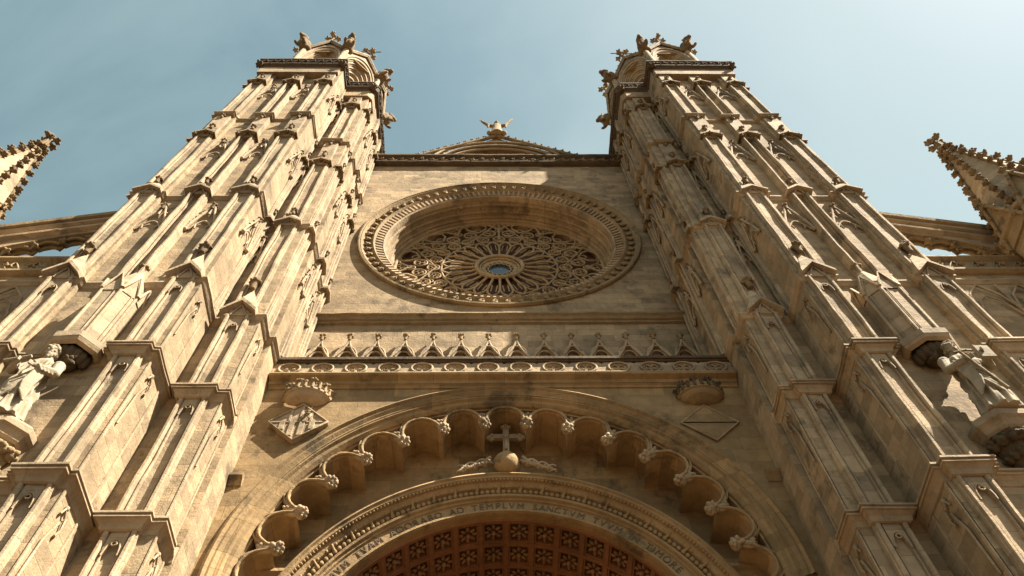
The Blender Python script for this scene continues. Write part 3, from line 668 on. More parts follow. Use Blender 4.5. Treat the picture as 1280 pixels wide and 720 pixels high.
MB().arc(RX, RZ, [(5.84, 16.0), (5.80, 16.12), (5.52, 16.22), (5.46, 16.14), (5.40, 16.2), (5.38, 16.45)], 0, 2 * pi, 160).build('dentil_ring', 'shaft', rose)
mb = MB()
for i in range(132):
    a = 2 * pi * i / 132; ta = Vector((cos(a), 0, -sin(a))); ra = Vector((sin(a), 0, cos(a))); C0 = Vector((RX, 0, RZ))
    V = []
    for r, y in ((5.49, 16.12), (5.82, 16.02)):
        for w_ in (-.055, .055):
            for dy in (0, .16): V.append(C0 + ra * r + ta * w_ + Vector((0, y + dy, 0)))
    mb.add(V, [(0, 2, 3, 1), (4, 6, 7, 5), (0, 4, 6, 2), (1, 5, 7, 3), (0, 4, 5, 1), (2, 6, 7, 3)])
mb.build('dentils', 'shaft', rose)
MB().arc(RX, RZ, [(5.38, 16.45), (5.39, 16.58), (5.33, 16.62), (5.33, 16.70), (5.40, 16.74), (5.38, 16.98), (5.31, 17.04), (5.31, 17.10), (5.36, 17.14), (5.34, 17.28), (5.27, 17.32), (5.27, 17.38), (5.30, 17.42), (5.22, 17.5), (5.20, 17.62), (5.12, 17.7), (5.12, 18.0)], 0, 2 * pi, 128).build('window_reveal', 'stone', rose)
MB().add([(RX + 5.2 * sin(2 * pi * i / 96), 17.97, RZ + 5.2 * cos(2 * pi * i / 96)) for i in range(96)], [tuple(range(96))]).build('glass', 'glass', rose)
TY = 17.72; RZ = 35.65
def ring(mb, cx, cz, r, tr, y=TY, n=None, seg=5):
    tr *= 1.1
    n = n or max(10, int(26 * r ** .5)); mb.tube([(cx + r * sin(2 * pi * i / n), y, cz + r * cos(2 * pi * i / n)) for i in range(n)], tr, seg, closed=True)
def pol(r, a, y=TY):
    r = r * 1.03 if r > 1.5 else r
    return (RX + r * sin(a), y, RZ + r * cos(a))
hub = MB()
ring(hub, RX, RZ, 1.12, .10, TY - .06, 48, 6); ring(hub, RX, RZ, .95, .05, TY, 40)
hub.arc(RX, RZ, [(1.1, TY + .02), (.68, TY + .06), (.66, TY + .2)], 0, 2 * pi, 48)
for i in range(16):
    a = 2 * pi * i / 16; p = pol(.66, a, TY + .08); ring(hub, p[0], p[2], .13, .035, TY + .08, 10)
    q = pol(.88, a + pi / 16); hub.ell((q[0], TY, q[2]), .05, nu=5, nv=4)
hub.build('hub', 'tracery', rose)
MB().add([(RX + .75 * sin(2 * pi * i / 32), TY + .17, RZ + .75 * cos(2 * pi * i / 32)) for i in range(32)], [tuple(range(32))]).build('hub_glass', 'sky_tint', rose)
sp_ = MB(); Nsp = 24; hw_ = pi / Nsp
for i in range(Nsp):
    a = 2 * pi * i / Nsp
    sp_.tube([pol(1.2, a), pol(2.4, a)], .068, 6)
    for s_ in (-1, 1):
        sp_.tube([pol(2.2, a), pol(2.5, a + s_ * hw_ * .28), pol(2.74, a + s_ * hw_ * .95), pol(2.82, a + s_ * hw_)], .058, 5)
        sp_.tube([pol(1.8, a + s_ * hw_ * .5 + 0), pol(2.35, a + s_ * hw_ * .62)], .034, 5)
    sp_.ell(pol(1.3, a, TY - .03), .075, nu=6, nv=5)
sp_.build('spokes', 'tracery', rose)
net = MB()
for i in range(24):
    a = 2 * pi * i / 24
    p = pol(3.12, a); ring(net, p[0], p[2], .30, .042, n=14); p_ = pol(3.45, a + hw_); ring(net, p_[0], p_[2], .15, .03, n=9)
    p_ = pol(4.15, a); ring(net, p_[0], p_[2], .20, .034, n=10); p = pol(3.12, a)
    for q in range(4):
        b = q * pi / 2 + a; ring(net, p[0] + .13 * sin(b), p[2] + .13 * cos(b), .10, .022, n=8, seg=4)
    p = pol(3.78, a + hw_); ring(net, p[0], p[2], .33, .045, n=14)
    for q in range(3):
        b = q * 2 * pi / 3 + a; ring(net, p[0] + .14 * sin(b), p[2] + .14 * cos(b), .12, .022, n=8, seg=4)
for i in range(12):                        # outer leaf shapes and stars
    a = 2 * pi * (i + .5) / 12
    for s_ in (-1, 1):
        net.tube([pol(3.95, a - s_ * .0), pol(4.3, a + s_ * .10), pol(4.7, a + s_ * .12), pol(5.05, a)], .068, 5)
        net.tube([pol(5.08, a + s_ * .02), pol(4.75, a + s_ * .16), pol(4.35, a + s_ * .235), pol(4.05, a + s_ * 2 * hw_)], .066, 5)
    p = pol(4.62, a + 2 * hw_); ring(net, p[0], p[2], .32, .045, n=14)
    for q in range(3):
        b = q * 2 * pi / 3 + a; ring(net, p[0] + .13 * sin(b), p[2] + .13 * cos(b), .12, .022, n=8, seg=4)
for k in range(6):                         # two interlaced great triangles, doubled
    a = 2 * pi * k / 6; net.tube([pol(5.1, a), pol(2.98, a + pi / 3 * .5), ], .05, 5); net.tube([pol(5.1, a), pol(2.98, a - pi / 3 * .5)], .05, 5)
    net.tube([pol(5.1, a), pol(3.0, a)], .075, 6)
ring(net, RX, RZ, 5.08, .09, TY - .02, 96, 6); ring(net, RX, RZ, 2.82, .05, TY, 72)
net.build('tracery', 'tracery', rose)

# string below the rose, cornice above
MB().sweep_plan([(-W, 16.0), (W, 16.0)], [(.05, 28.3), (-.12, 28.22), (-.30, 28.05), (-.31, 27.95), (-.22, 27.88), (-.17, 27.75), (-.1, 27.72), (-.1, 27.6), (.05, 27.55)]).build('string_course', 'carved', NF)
MB().box(-W, W, 15.9, 21, 45.15, 46.0).build('parapet_base', 'stone', NF)
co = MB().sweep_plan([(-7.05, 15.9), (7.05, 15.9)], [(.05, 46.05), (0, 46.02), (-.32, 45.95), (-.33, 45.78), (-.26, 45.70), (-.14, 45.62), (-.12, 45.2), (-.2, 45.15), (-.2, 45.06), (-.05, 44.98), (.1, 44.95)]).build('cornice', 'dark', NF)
mb = MB(); pts = []
for i in range(241):
    x = -7 + 14 * i / 240; pts.append((x, 15.74, 45.4 + .12 * sin(i / 10 * 2 * pi)))
mb.tube(pts, .035, 5)
for i in range(24): 
    x = -7 + 14 * (i + .5) / 24; mb.leafy(Vector((x, 15.76, 45.4 + .05 * (-1) ** i)), .17, rnd, 5)
mb.build('frieze_foliage', 'carved', co)
# gable behind the cornice
gy = 17.5
GZ0, GZ1, GH = 49.6, 54.6, 5.7
gab = MB(); fr = FR((0, gy, 0), (1, 0), (0, -1))
arc_in = [(4.3 * sin(a), 49.2 + 4.1 * cos(a)) for a in [radians(-85 + 170 * i / 24) for i in range(25)]]
outl = []
for a, z in arc_in: outl.append((a / 4.3 * GH, GZ1 - abs(a / 4.3) * GH * .80))
gab.grid([[fr(a, 0, z), fr(a2, 0, z2), fr(a2, -1.0, z2)] for (a, z), (a2, z2) in zip(arc_in, outl)])
gab.grid([[fr(a, 0, z), fr(a, -.8, z)] for a, z in arc_in])
gab.add([fr(a, -.8, z) for a, z in arc_in] , [tuple(range(25))])
gab.box(-6.5, 6.5, gy, 21, 45.5, 49.0)
G_ = gab.build('crowning_gable', 'portal', NF)
mb = MB()
for r_, o in ((4.4, .12), (4.05, .02), (3.75, -.12)): mb.tube([fr(r_ / 4.3 * a, o, 49.2 + (z - 49.2) * r_ / 4.3) for a, z in arc_in], .10, 6)
for a, z in arc_in[::1]: mb.ell(fr(a * .97, -.02, 49.2 + (z - 49.2) * .97), (.16, .12, .16), nu=6, nv=5)
mb.build('gable_arch', 'shaft', G_)
mb = MB()
for sg in (-1, 1):
    P0, P1 = fr(sg * GH, .15, GZ1 - GH * .8 + .05), fr(0, .15, GZ1 + .1); mb.tube([P0, P1], .14, 6)
    for j in range(0, 13): mb.leafy(P0.lerp(P1, (j + .3) / 13.2) + Vector((0, 0, .2)), .21, rnd, 5)
mb.build('gable_crockets', 'carved', G_)
# figure with raised arms on the gable
fg = MB(); b0 = Vector((0, gy - .2, GZ1 + .1))
rows = []
for z, rx, ry in prof_interp([(0, .5, .45), (.5, .42, .38), (1.3, .34, .28), (2.0, .36, .26), (2.25, .2, .18), (2.45, .1, .1)], 12):
    rows.append([(b0.x + rx * (1 + .08 * sin(7 * 2 * pi * i / 40 + z)) * cos(2 * pi * i / 40), b0.y + ry * sin(2 * pi * i / 40), b0.z + z) for i in range(40)])
fg.grid(rows, closed=True); fg.add(rows[0], [tuple(range(40))]); fg.add(rows[-1], [tuple(range(40))])
fg.ell(b0 + Vector((0, 0, 2.62)), (.2, .22, .25), nu=12, nv=8)
fg.ell(b0 + Vector((0, -.22, 2.6)), (.03, .05, .06), nu=8, nv=6)
for sg in (-1, 1):
    zz = .35 if sg > 0 else 0
    P = [Vector((sg * .28, 0, 2.05)), Vector((sg * .62, -.1, 1.95)), Vector((sg * .95, -.15, 2.45 + zz)), Vector((sg * 1.12, -.15, 2.85 + zz))]
    fg.tube([b0 + p for p in P], [.15, .13, .1, .07], 8); hnd = b0 + P[-1]
    for q in range(4): fg.tube([hnd, hnd + Vector((sg * (.03 + .04 * q), 0, .22 - .02 * q))], .028, 5)
    fg.tube([hnd, hnd + Vector((-sg * .1, -.02, .1))], .03, 5)
    fg.tube([b0 + P[1], b0 + P[1] + Vector((0, 0, -.5))], [.14, .05], 8)
for q in range(5): fg.ell(b0 + Vector((-.5 + .25 * q, -.15, .05)), (.22, .2, .25), nu=8, nv=6)
ff = sculpt(fg, 'gable_statue', 'carved', None, 1, .04, 1, loc=b0)
ff['label'] = 'small stone figure with both arms raised, standing on the peak of the crowning gable'; ff['category'] = 'statue'

# ---- arcade gablets on the upper wall behind the gallery
for i in range(14):
    x = -6.62 + i * 1.0185; fr = FR((x, 16.0, 0), (1, 0), (0, -1)); mb = MB()
    tri = [(-.50, 23.6), (0, 26.0), (.50, 23.6), (.42, 23.6), (0, 25.6), (-.42, 23.6)]
    zq = 24.95; side_ = [(.5 * (1 - t) ** 1.7, zq + 1.3 * t) for t in [k / 8 for k in range(9)]]
    rows = []
    for k in range(17):
        b = pi * k / 16; ax, az = .38 * cos(b), zq - .1 + .85 * sin(b) ** .8; t = 1 - abs(cos(b)); ox = (.5 if b < pi / 2 else -.5) * (1 - t) ** 1.7
        if k == 8: ox = 0
        rows.append([fr(ax, -.02, az), fr(ax, .16, az), fr(ox, .16, zq + 1.3 * t), fr(ox, -.02, zq + 1.3 * t)])
    mb.grid(rows)
    for rr, o in ((.40, .2), (.31, .12)): mb.tube([fr(rr * cos(pi * k / 14), o, zq - .1 + (rr / .38) * .85 * sin(pi * k / 14) ** .8) for k in range(15)], .045, 6)
    for sg in (-1, 1):
        mb.tube([fr(sg * a, .2, z) for a, z in side_], .05, 6)
        mb.box(x + sg * .49 - .06, x + sg * .49 + .06, 15.82, 16.02, 21.6, 25.0)
    ag = mb.build('arcade_gablet', 'shaft', NF)
    finial_mesh(fr, 0, .24, 26.4, .17, rnd).build('finial', 'carved', ag)
# ---- gallery
GY = 14.5
ga = MB().sweep_plan([(-7.24, GY), (7.24, GY)], [(.05, 21.84), (-.34, 21.84), (-.36, 21.78), (-.33, 21.70), (-.16, 21.64), (-.14, 21.52), (-.06, 21.46), (-.05, 21.38), (.05, 21.36)]).build('gallery', 'portal', NF)
MB().box(-7.24, 7.24, GY - .05, 16.1, 21.70, 21.83).build('gallery_floor', 'stone', ga)
rl = MB().box(-7.26, 7.26, 14.18, 14.50, 22.58, 22.70); rl.box(-7.26, 7.26, 14.24, 14.44, 22.50, 22.578).build('handrail', 'dark', ga)
MB().box(-7.24, 7.24, 14.24, 14.46, 21.845, 21.92).build('bottom_rail', 'dark', ga)
for i in range(14):
    cx_ = -6.74 + i * 1.0365; zc = 22.21; mb = MB(); n = 32; rows = []
    for k in range(n + 1):
        a = 2 * pi * k / n; dx, dz = sin(a), cos(a); t = min(.518 / abs(dx) if abs(dx) > 1e-6 else 9, .292 / abs(dz) if abs(dz) > 1e-6 else 9)
        rx_, rz_ = .36, .265
        e = 1 / sqrt((dx / rx_) ** 2 + (dz / rz_) ** 2)
        rows.append([(cx_ + e * dx, 14.44, zc + e * dz), (cx_ + e * dx, 14.30, zc + e * dz), (cx_ + t * dx, 14.30, zc + t * dz), (cx_ + t * dx, 14.44, zc + t * dz)])
    mb.grid(rows)
    for rr, tr, y in ((1.0, .04, 14.28), (.84, .028, 14.33)): mb.tube([(cx_ + rr * .33 * sin(2 * pi * k / 24), y, zc + rr * .26 * cos(2 * pi * k / 24)) for k in range(24)], tr, 5, closed=True)
    for q in range(4):
        b = q * pi / 2 + pi / 4; ring(mb, cx_ + .16 * sin(b), zc + .12 * cos(b), .11, .04, 14.36, 10)
    mb.build('balustrade_medallion', 'shaft', ga)

# ---- portal wall: lower front wall with the great round arch
OZ, OR = 14.35, 6.72
jam = MB(); nn = 72; rows = []
for i in range(nn + 1):
    a = radians(-90 + 180 * i / nn); dx, dz = sin(a), cos(a)
    tx = 7.27 / abs(dx) if abs(dx) > 1e-6 else 1e9; tz = (21.8 - OZ) / dz if dz > 1e-6 else 1e9; t = min(tx, tz)
    rows.append([(OR * dx, 16.2, OZ + OR * dz), (OR * dx, GY, OZ + OR * dz), (t * dx, GY, OZ + t * dz)])
jam.grid(rows)
for sx in (-1, 1):
    jam.box(min(sx * OR, sx * 7.27), max(sx * OR, sx * 7.27), GY, 16.2, 0, OZ)
    a = atan2(7.27, 21.8 - OZ); 
    i = int((sx * math.degrees(a) + 90) / 180 * nn); jam.add([rows[i][2], rows[i + 1][2], (sx * 7.27, GY, 21.8)], [(0, 1, 2)])
PW = jam.build('portal_wall', 'portal', NF)
am = MB().arc(0, OZ, [(7.08, GY + .02), (7.06, GY - .10), (6.98, GY - .14), (6.92, GY - .06), (6.86, GY - .07), (6.74, GY + .02), (6.66, GY + .02), (6.62, GY + .10), (6.52, GY + .12), (6.44, GY + .22), (6.42, GY + .4), (6.5, GY + .5)], radians(-92), radians(92), 120)
AM = am.build('outer_archivolt', 'portal', NF)
for sx in (-1, 1):
    MB().sweep_plan([(sx * 7.25 if sx < 0 else 6.9, GY), (-6.9 if sx < 0 else 7.25, GY)], [(.03, 17.62), (-.16, 17.56), (-.18, 17.46), (-.1, 17.36), (-.04, 17.2), (.03, 17.18)]).build('impost_block', 'portal', NF)
# scalloped ring: fifteen lobes with hollow soffits behind
NL = 15; step = radians(12.35); a00 = -step * NL / 2
def scal(t, rc=5.72, h=.62): x = min(1, abs(2 * t - 1) / .9); return rc + h * (max(0, 1 - abs(x) ** 2.3)) ** .62
lob = MB(); rows = []
for i in range(NL * 14 + 1):
    a = a00 + step * i / 14; t = (i % 14) / 14; r = scal(t)
    p = lambda r_, y: (r_ * sin(a), y, OZ + r_ * cos(a))
    rc_ = min(r + .24, 6.36)
    rows.append([p(6.5, GY + .3), p(6.38, GY + .3), p(6.37, GY + .8), p(rc_, GY + .8), p(rc_, GY + .27), p(r + .12, GY + .26), p(r + .05, GY + .22), p(r, GY + .30), p(r + .02, GY + .42), p(r + .06, GY + .46), p(r + .08, 16.05)])
lob.grid(rows); LB = lob.build('lobed_arch', 'niche', NF)
for i in range(NL + 1):
    a = a00 + step * i; c = Vector((5.66 * sin(a), GY + .26, OZ + 5.66 * cos(a))); ra = Vector((sin(a), 0, cos(a)))
    mb = MB(); mb.ell(c - ra * .02, (.16, .15, .16), nu=10, nv=8)
    for q in range(9):
        b = q * 2 * pi / 9; mb.ell(c - ra * .04 + Vector((cos(b) * .12, -.05 - .05 * sin(b * 2), sin(b) * .12)), (.055, .08, .055), nu=6, nv=5)
    for s_ in (-1, 1):                                     # leaf stems running up either lobe
        ta = Vector((cos(a), 0, -sin(a)))
        mb.tube([c, c + ra * .22 + ta * s_ * .10, c + ra * .45 + ta * s_ * .12, c + ra * .6 + ta * s_ * .26], [.10, .075, .06, .04], 6)
    mb.tube([c + ra * .1, c + ra * .42], [.11, .05], 7)
    mb.leafy(c + Vector((0, -.06, 0)), .21, rnd, 8); mb.leafy(c + ra * .42 + Vector((0, .02, 0)), .15, rnd, 5)
    mb.build('cusp_foliage', 'shaft', LB)
for i in range(NL):
    mb = MB(); mb.tube([( (scal(t) + .03) * sin(a00 + step * (i + t)), GY + .20, OZ + (scal(t) + .03) * cos(a00 + step * (i + t))) for t in [.03 + .94 * k / 16 for k in range(17)]], [.034 + .012 * abs(sin(k * 1.9 + i)) for k in range(17)], 7)
    mb.tube([( (scal(t) + .17) * sin(a00 + step * (i + t)), GY + .25, OZ + (scal(t) + .16) * cos(a00 + step * (i + t))) for t in [.06 + .88 * k / 16 for k in range(17)]], .03, 6)
    mb.build('lobe_moulding', 'carving', LB)
# recessed wall behind, with the inner round arch
IZ, IR = 12.45, 5.0
rows = []; back = MB()
for i in range(73):
    a = radians(-90 + 180 * i / 72); dx, dz = sin(a), cos(a); tx = 7.2 / abs(dx) if abs(dx) > 1e-6 else 1e9; tz = (21.3 - IZ) / dz if dz > 1e-6 else 1e9; t = min(tx, tz)
    rows.append([(IR * dx, 16.0, IZ + IR * dz), (t * dx, 16.0, IZ + t * dz)])
back.grid(rows)
a = atan2(7.2, 21.3 - IZ)
for sx in (-1, 1):
    i = int((sx * math.degrees(a) + 90) / 180 * 72); back.add([rows[i][1], rows[i + 1][1], (sx * 7.2, 16, 21.3)], [(0, 1, 2)])
    back.box(min(sx * 5.0, sx * 7.2), max(sx * 5.0, sx * 7.2), 16.0, 16.4, 0, IZ)
back.build('recessed_wall', 'portal', NF)
# relieving ring of long voussoirs
for i in range(45):
    a0_, a1_ = radians(-80 + 160 * i / 45) + .004, radians(-80 + 160 * (i + 1) / 45) - .004; mb = MB()
    V = [((r * sin(a)), y, IZ + r * cos(a)) for y in (15.965, 16.02) for r in (5.9, 6.62) for a in (a0_, a1_)]
    mb.add(V, [(0, 1, 3, 2), (4, 5, 7, 6), (0, 1, 5, 4), (2, 3, 7, 6), (0, 2, 6, 4), (1, 3, 7, 5)])
    if i == 0: allv = mb
    else: allv.add(mb.v, mb.f)
allv.build('relieving_arch', 'carving', NF)
IA = MB().arc(0, IZ, [(6.02, 16.02), (6.06, 15.42), (6.10, 15.38), (6.08, 15.28), (6.0, 15.24), (5.97, 15.30), (5.90, 15.30), (5.86, 15.42), (5.78, 15.46)], radians(-90), radians(90), 110).build('inner_archivolt', 'carving', NF)
MB().arc(0, IZ, [(5.78, 15.46), (5.72, 15.50), (5.70, 15.60), (5.52, 15.62), (5.50, 15.54), (5.44, 15.56), (5.42, 15.64), (5.36, 15.64), (5.34, 15.70)], radians(-90), radians(90), 110).build('bead_band', 'carving', IA)
mb = MB()
for i in range(116):
    a = radians(-88 + 176 * i / 115); c = Vector((5.61 * sin(a), 15.57, IZ + 5.61 * cos(a))); mb.ell(c, (.07, .05, .075), nu=6, nv=5)
    if i % 2: mb.ell(c + Vector((sin(a) * .12, -.07, cos(a) * .12)), (.04, .04, .05), nu=5, nv=4)
    if i % 4 == 0: mb.tube([c, c + Vector((sin(a) * .18 + cos(a) * .05, -.1, cos(a) * .18 - sin(a) * .05))], .045, 5)
mb.build('bead_ornament', 'carving', IA)
mb = MB()
for i in range(170):
    a = radians(-88 + 176 * i / 169); mb.ell((5.875 * sin(a), 15.36, IZ + 5.875 * cos(a)), (.045, .05, .045), nu=5, nv=4)
mb.build('egg_moulding', 'carving', IA)
MB().arc(0, IZ, [(5.34, 15.70), (5.06, 15.72), (5.05, 15.66), (4.98, 15.66), (4.96, 15.74), (4.96, 15.95)], radians(-90), radians(90), 110).build('inscription_band', 'carving', IA)
txt = 'INTROIBO IN DOMVM TVAM ADORABO AD TEMPLVM SANCTVM TVVM IN TIMORE TVO'
wid = {'I': .5, ' ': .85, 'M': 1.25, 'O': 1.1, 'D': 1.05, 'T': .95, 'L': .85, 'P': .9, 'E': .85, 'S': .85, 'R': .98, 'B': .95}
base_w = .208; pos = []; cur = 0
for ch in txt: w_ = wid.get(ch, 1.0) * base_w; pos.append(cur + w_ / 2); cur += w_
k0 = pos[txt.index('TEMPLVM') + 4]
lm = MB()
for ch, s_ in zip(txt + ' ', pos + [0]):
    if ch == ' ':
        if lm.v: lm.build('inscription_word', 'ink', IA)
        lm = MB(); continue
    a = (s_ - k0 - .05) / 5.1
    if abs(a) > radians(86): continue
    cu = bpy.data.curves.new('letter', 'FONT'); cu.body = ch; cu.size = .30; cu.align_x = 'CENTER'; cu.extrude = .008
    to = bpy.data.objects.new('letter', cu); COL.objects.link(to); dg = bpy.context.evaluated_depsgraph_get()
    me = bpy.data.meshes.new_from_object(to.evaluated_get(dg)); bpy.data.objects.remove(to)
    ta = Vector((cos(a), 0, -sin(a))); ra = Vector((sin(a), 0, cos(a))); o = Vector((0, 15.700, IZ)) + ra * 5.095
    lm.add([o + ta * v.co.x * .92 + ra * v.co.y + Vector((0, -v.co.z, 0)) for v in me.vertices], [tuple(p.vertices) for p in me.polygons])
# coffered barrel vault
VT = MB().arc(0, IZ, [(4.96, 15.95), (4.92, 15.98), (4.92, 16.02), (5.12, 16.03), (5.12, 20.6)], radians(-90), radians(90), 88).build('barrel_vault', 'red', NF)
NC = 22
mb = MB(); 
for k in range(NC + 1):
    a = radians(-90 + 180 * k / NC)
    for r_, w_ in ((4.93, .012), (4.97, .022)):
        rows = [[(r_ * sin(a + d), y, IZ + r_ * cos(a + d)) for d in (-w_, w_)] for y in (16.0, 20.5)]
        V = [(rr * sin(a + d), y, IZ + rr * cos(a + d)) for y in (16.0, 20.5) for rr in (r_, 5.14) for d in (-w_, w_)]
        mb.add(V, [(0, 1, 3, 2), (4, 5, 7, 6), (0, 1, 5, 4), (2, 3, 7, 6), (0, 2, 6, 4), (1, 3, 7, 5)])
rows_y = [16.04 + .87 * j for j in range(6)]
for y in rows_y:
    mb.arc(0, IZ, [(5.14, y - .055), (4.935, y - .055), (4.935, y + .055), (5.14, y + .055)], radians(-90), radians(90), 88)
    mb.arc(0, IZ, [(5.14, y - .11), (4.98, y - .11), (4.98, y + .11), (5.14, y + .11)], radians(-90), radians(90), 88)
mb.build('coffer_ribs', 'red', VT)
for j in range(5):
    for k in range(NC):
        if k < 1 or k > NC - 2 or j > 3: continue
        a = radians(-90 + 180 * (k + .5) / NC); y = rows_y[j] + .435; ra = Vector((sin(a), 0, cos(a))); ta = Vector((cos(a), 0, -sin(a))); ya = Vector((0, 1, 0))
        c = Vector((0, y, IZ)) + ra * 5.06; mb = MB(); mt = Matrix((ta, ya, ra)).transposed()
        mb.ell(c - ra * .10, (.07, .07, .08), mt, nu=7, nv=5)
        for q in range(8):
            b = q * pi / 4; d = ta * cos(b) + ya * sin(b); r_ = .17 if q % 2 else .20
            mb.ell(c + d * r_ - ra * .04, (.10, .055, .05), Matrix((d, d.cross(ra), ra)).transposed(), nu=6, nv=5)
            mb.ell(c + d * (r_ + .06) - ra * .06, .04, nu=5, nv=4)
        mb.build('rosette', 'boss', VT) if (j * NC + k) < 96 else None
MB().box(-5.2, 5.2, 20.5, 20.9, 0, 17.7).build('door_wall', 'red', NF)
for sx in (-1, 1):
    MB().box(min(sx * 4.9, sx * 5.3), max(sx * 4.9, sx * 5.3), 15.9, 20.6, 0, IZ).build('door_jamb', 'portal', NF)
    MB().sweep_plan([(-7.0, 16.0), (-5.35, 16.0)] if sx < 0 else [(5.35, 16.0), (7.0, 16.0)], [(.02, 15.36), (-.62, 15.3), (-.64, 15.2), (-.55, 15.12), (-.5, 14.9), (-.36, 14.85), (-.33, 14.5), (-.25, 14.4), (.02, 14.35)]).build('entablature', 'carving', NF)

# ---- cross on an orb with foliage scrolls, on the inner arch
X0c, Yc, Zc = .02, 15.38, 18.5
CR = root('orb_cross', (X0c, Yc, Zc), 'stone cross on a round orb with leafy scrolls either side, on the inner arch', 'cross')
MB().ell((X0c, Yc, Zc + .42), .40, nu=28, nv=18).build('orb', 'carving', CR)
mb = MB(); o = Vector((X0c, Yc - .05, Zc + .78))
mb.box(o.x - .09, o.x + .09, o.y - .07, o.y + .07, o.z, o.z + 1.22); mb.box(o.x - .40, o.x + .40, o.y - .065, o.y + .065, o.z + .70, o.z + .88)
for p in ((-.42, 0, .79), (.42, 0, .79), (0, 0, 1.25)):
    for d in ((0, 0, .08), (0, 0, -.08), (.08, 0, 0), (-.08, 0, 0)): mb.ell(o + Vector(p) + Vector(d), (.085, .08, .085), nu=10, nv=7)
mb.ell(o + Vector((0, -.08, .79)), (.1, .05, .1), nu=10, nv=6)
mb.tube([o + Vector((0, -.09, .15)), o + Vector((0, -.09, .65))], [.05, .035], 6)
mb.build('cross', 'shaft', CR)
for sg in (-1, 1):
    mb = MB()
    for q in range(4):
        pts = []
        for i in range(13):
            t = i / 12; pts.append(Vector((X0c + sg * (.45 + .95 * t), Yc - .05 - .1 * (q % 2), Zc + .12 + .36 * (1 - t) + .11 * sin(t * 10 + q * 1.6))))
        mb.tube(pts, [.05 * (1.1 - .6 * t / 12) for t in range(13)], 6)
    for i in range(8): mb.leafy(Vector((X0c + sg * (.5 + .11 * i), Yc - .1, Zc + .42 - .045 * i)), .15 - .007 * i, rnd, 5)
    mb.build('foliage_scroll', 'shaft', CR)

# ---- coats of arms
def arms(side, worn):
    x, y, z = side * 5.93, GY, 19.63
    r_ = root('coat_of_arms', (x, y, z), 'lozenge shield with vertical bars under a carved crown, sunlit, left of the portal arch' if side < 0 else 'weathered shaded lozenge shield under a carved crown, right of the portal arch', 'coat of arms', 'crowned shields above the portal')
    hx_, hz_ = .84, .80; fr = FR((x, y, z), (1, 0), (0, -1)); mb = MB()
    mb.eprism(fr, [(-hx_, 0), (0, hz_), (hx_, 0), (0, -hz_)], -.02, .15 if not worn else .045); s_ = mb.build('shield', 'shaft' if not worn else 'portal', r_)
    mb = MB(); mb.tube([fr(a, .17 if not worn else .05, b) for a, b in ((-hx_, 0), (0, hz_), (hx_, 0), (0, -hz_))], .035, 6, closed=True); 
    mb.fbox(fr, -hx_ * .96, hx_ * .96, .02, .175 if not worn else .045, -.02, .03) ; mb.build('shield_rim', 'shaft', s_)
    if not worn:
        for k in (-.42, -.14, .14, .42):
            h = hz_ * (1 - abs(k) / hx_) - .06
            MB().fbox(fr, k - .07, k + .07, .13, .20, -h, -.02).build('shield_bar', 'shaft', s_)
        for k in (-.25, .05, .35):
            h = hz_ * (1 - abs(k) / hx_) - .05; MB().fbox(fr, k - .03, k + .03, .13, .185, .03, h).build('shield_bar', 'shaft', s_)
        mb = MB(); mb.tube([fr(.10, .24, .12), fr(.2, .26, .28), fr(.34, .26, .22), fr(.28, .24, .1)], .04, 6); mb.leafy(fr(.22, .24, .36), .1, rnd, 4); mb.build('carved_charge', 'shaft', s_)
    cz_ = 1.12; cyc = y - .02
    mb = MB(); rows = []
    for r0, h0 in ((.22, -.24), (.5, -.14), (.58, -.06), (.60, 0.0), (.68, .03), (.68, .09), (.60, .12), (.66, .26), (.60, .26), (.54, .1)):
        rows.append([(x + r0 * 1.05 * cos(pi * i / 20), cyc - r0 * .78 * sin(pi * i / 20), z + cz_ + h0) for i in range(21)])
    mb.grid(rows, smooth=False)
    mb.add(rows[0] , [tuple(range(21))])
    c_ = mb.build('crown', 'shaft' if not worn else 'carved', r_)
    for i in range(11):
        a = pi * i / 10; p = Vector((x + .69 * cos(a), cyc - .52 * sin(a), z + cz_ + .30)); mb = MB()
        mb.leafy(p + Vector((0, 0, .08 if i % 2 == 0 else 0)), .14 if i % 2 == 0 else .08, rnd, 5); mb.tube([p - Vector((0, 0, .24)), p + Vector((0, 0, .06))], .05, 6)
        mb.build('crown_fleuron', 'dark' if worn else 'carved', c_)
arms(-1, False); arms(1, True)

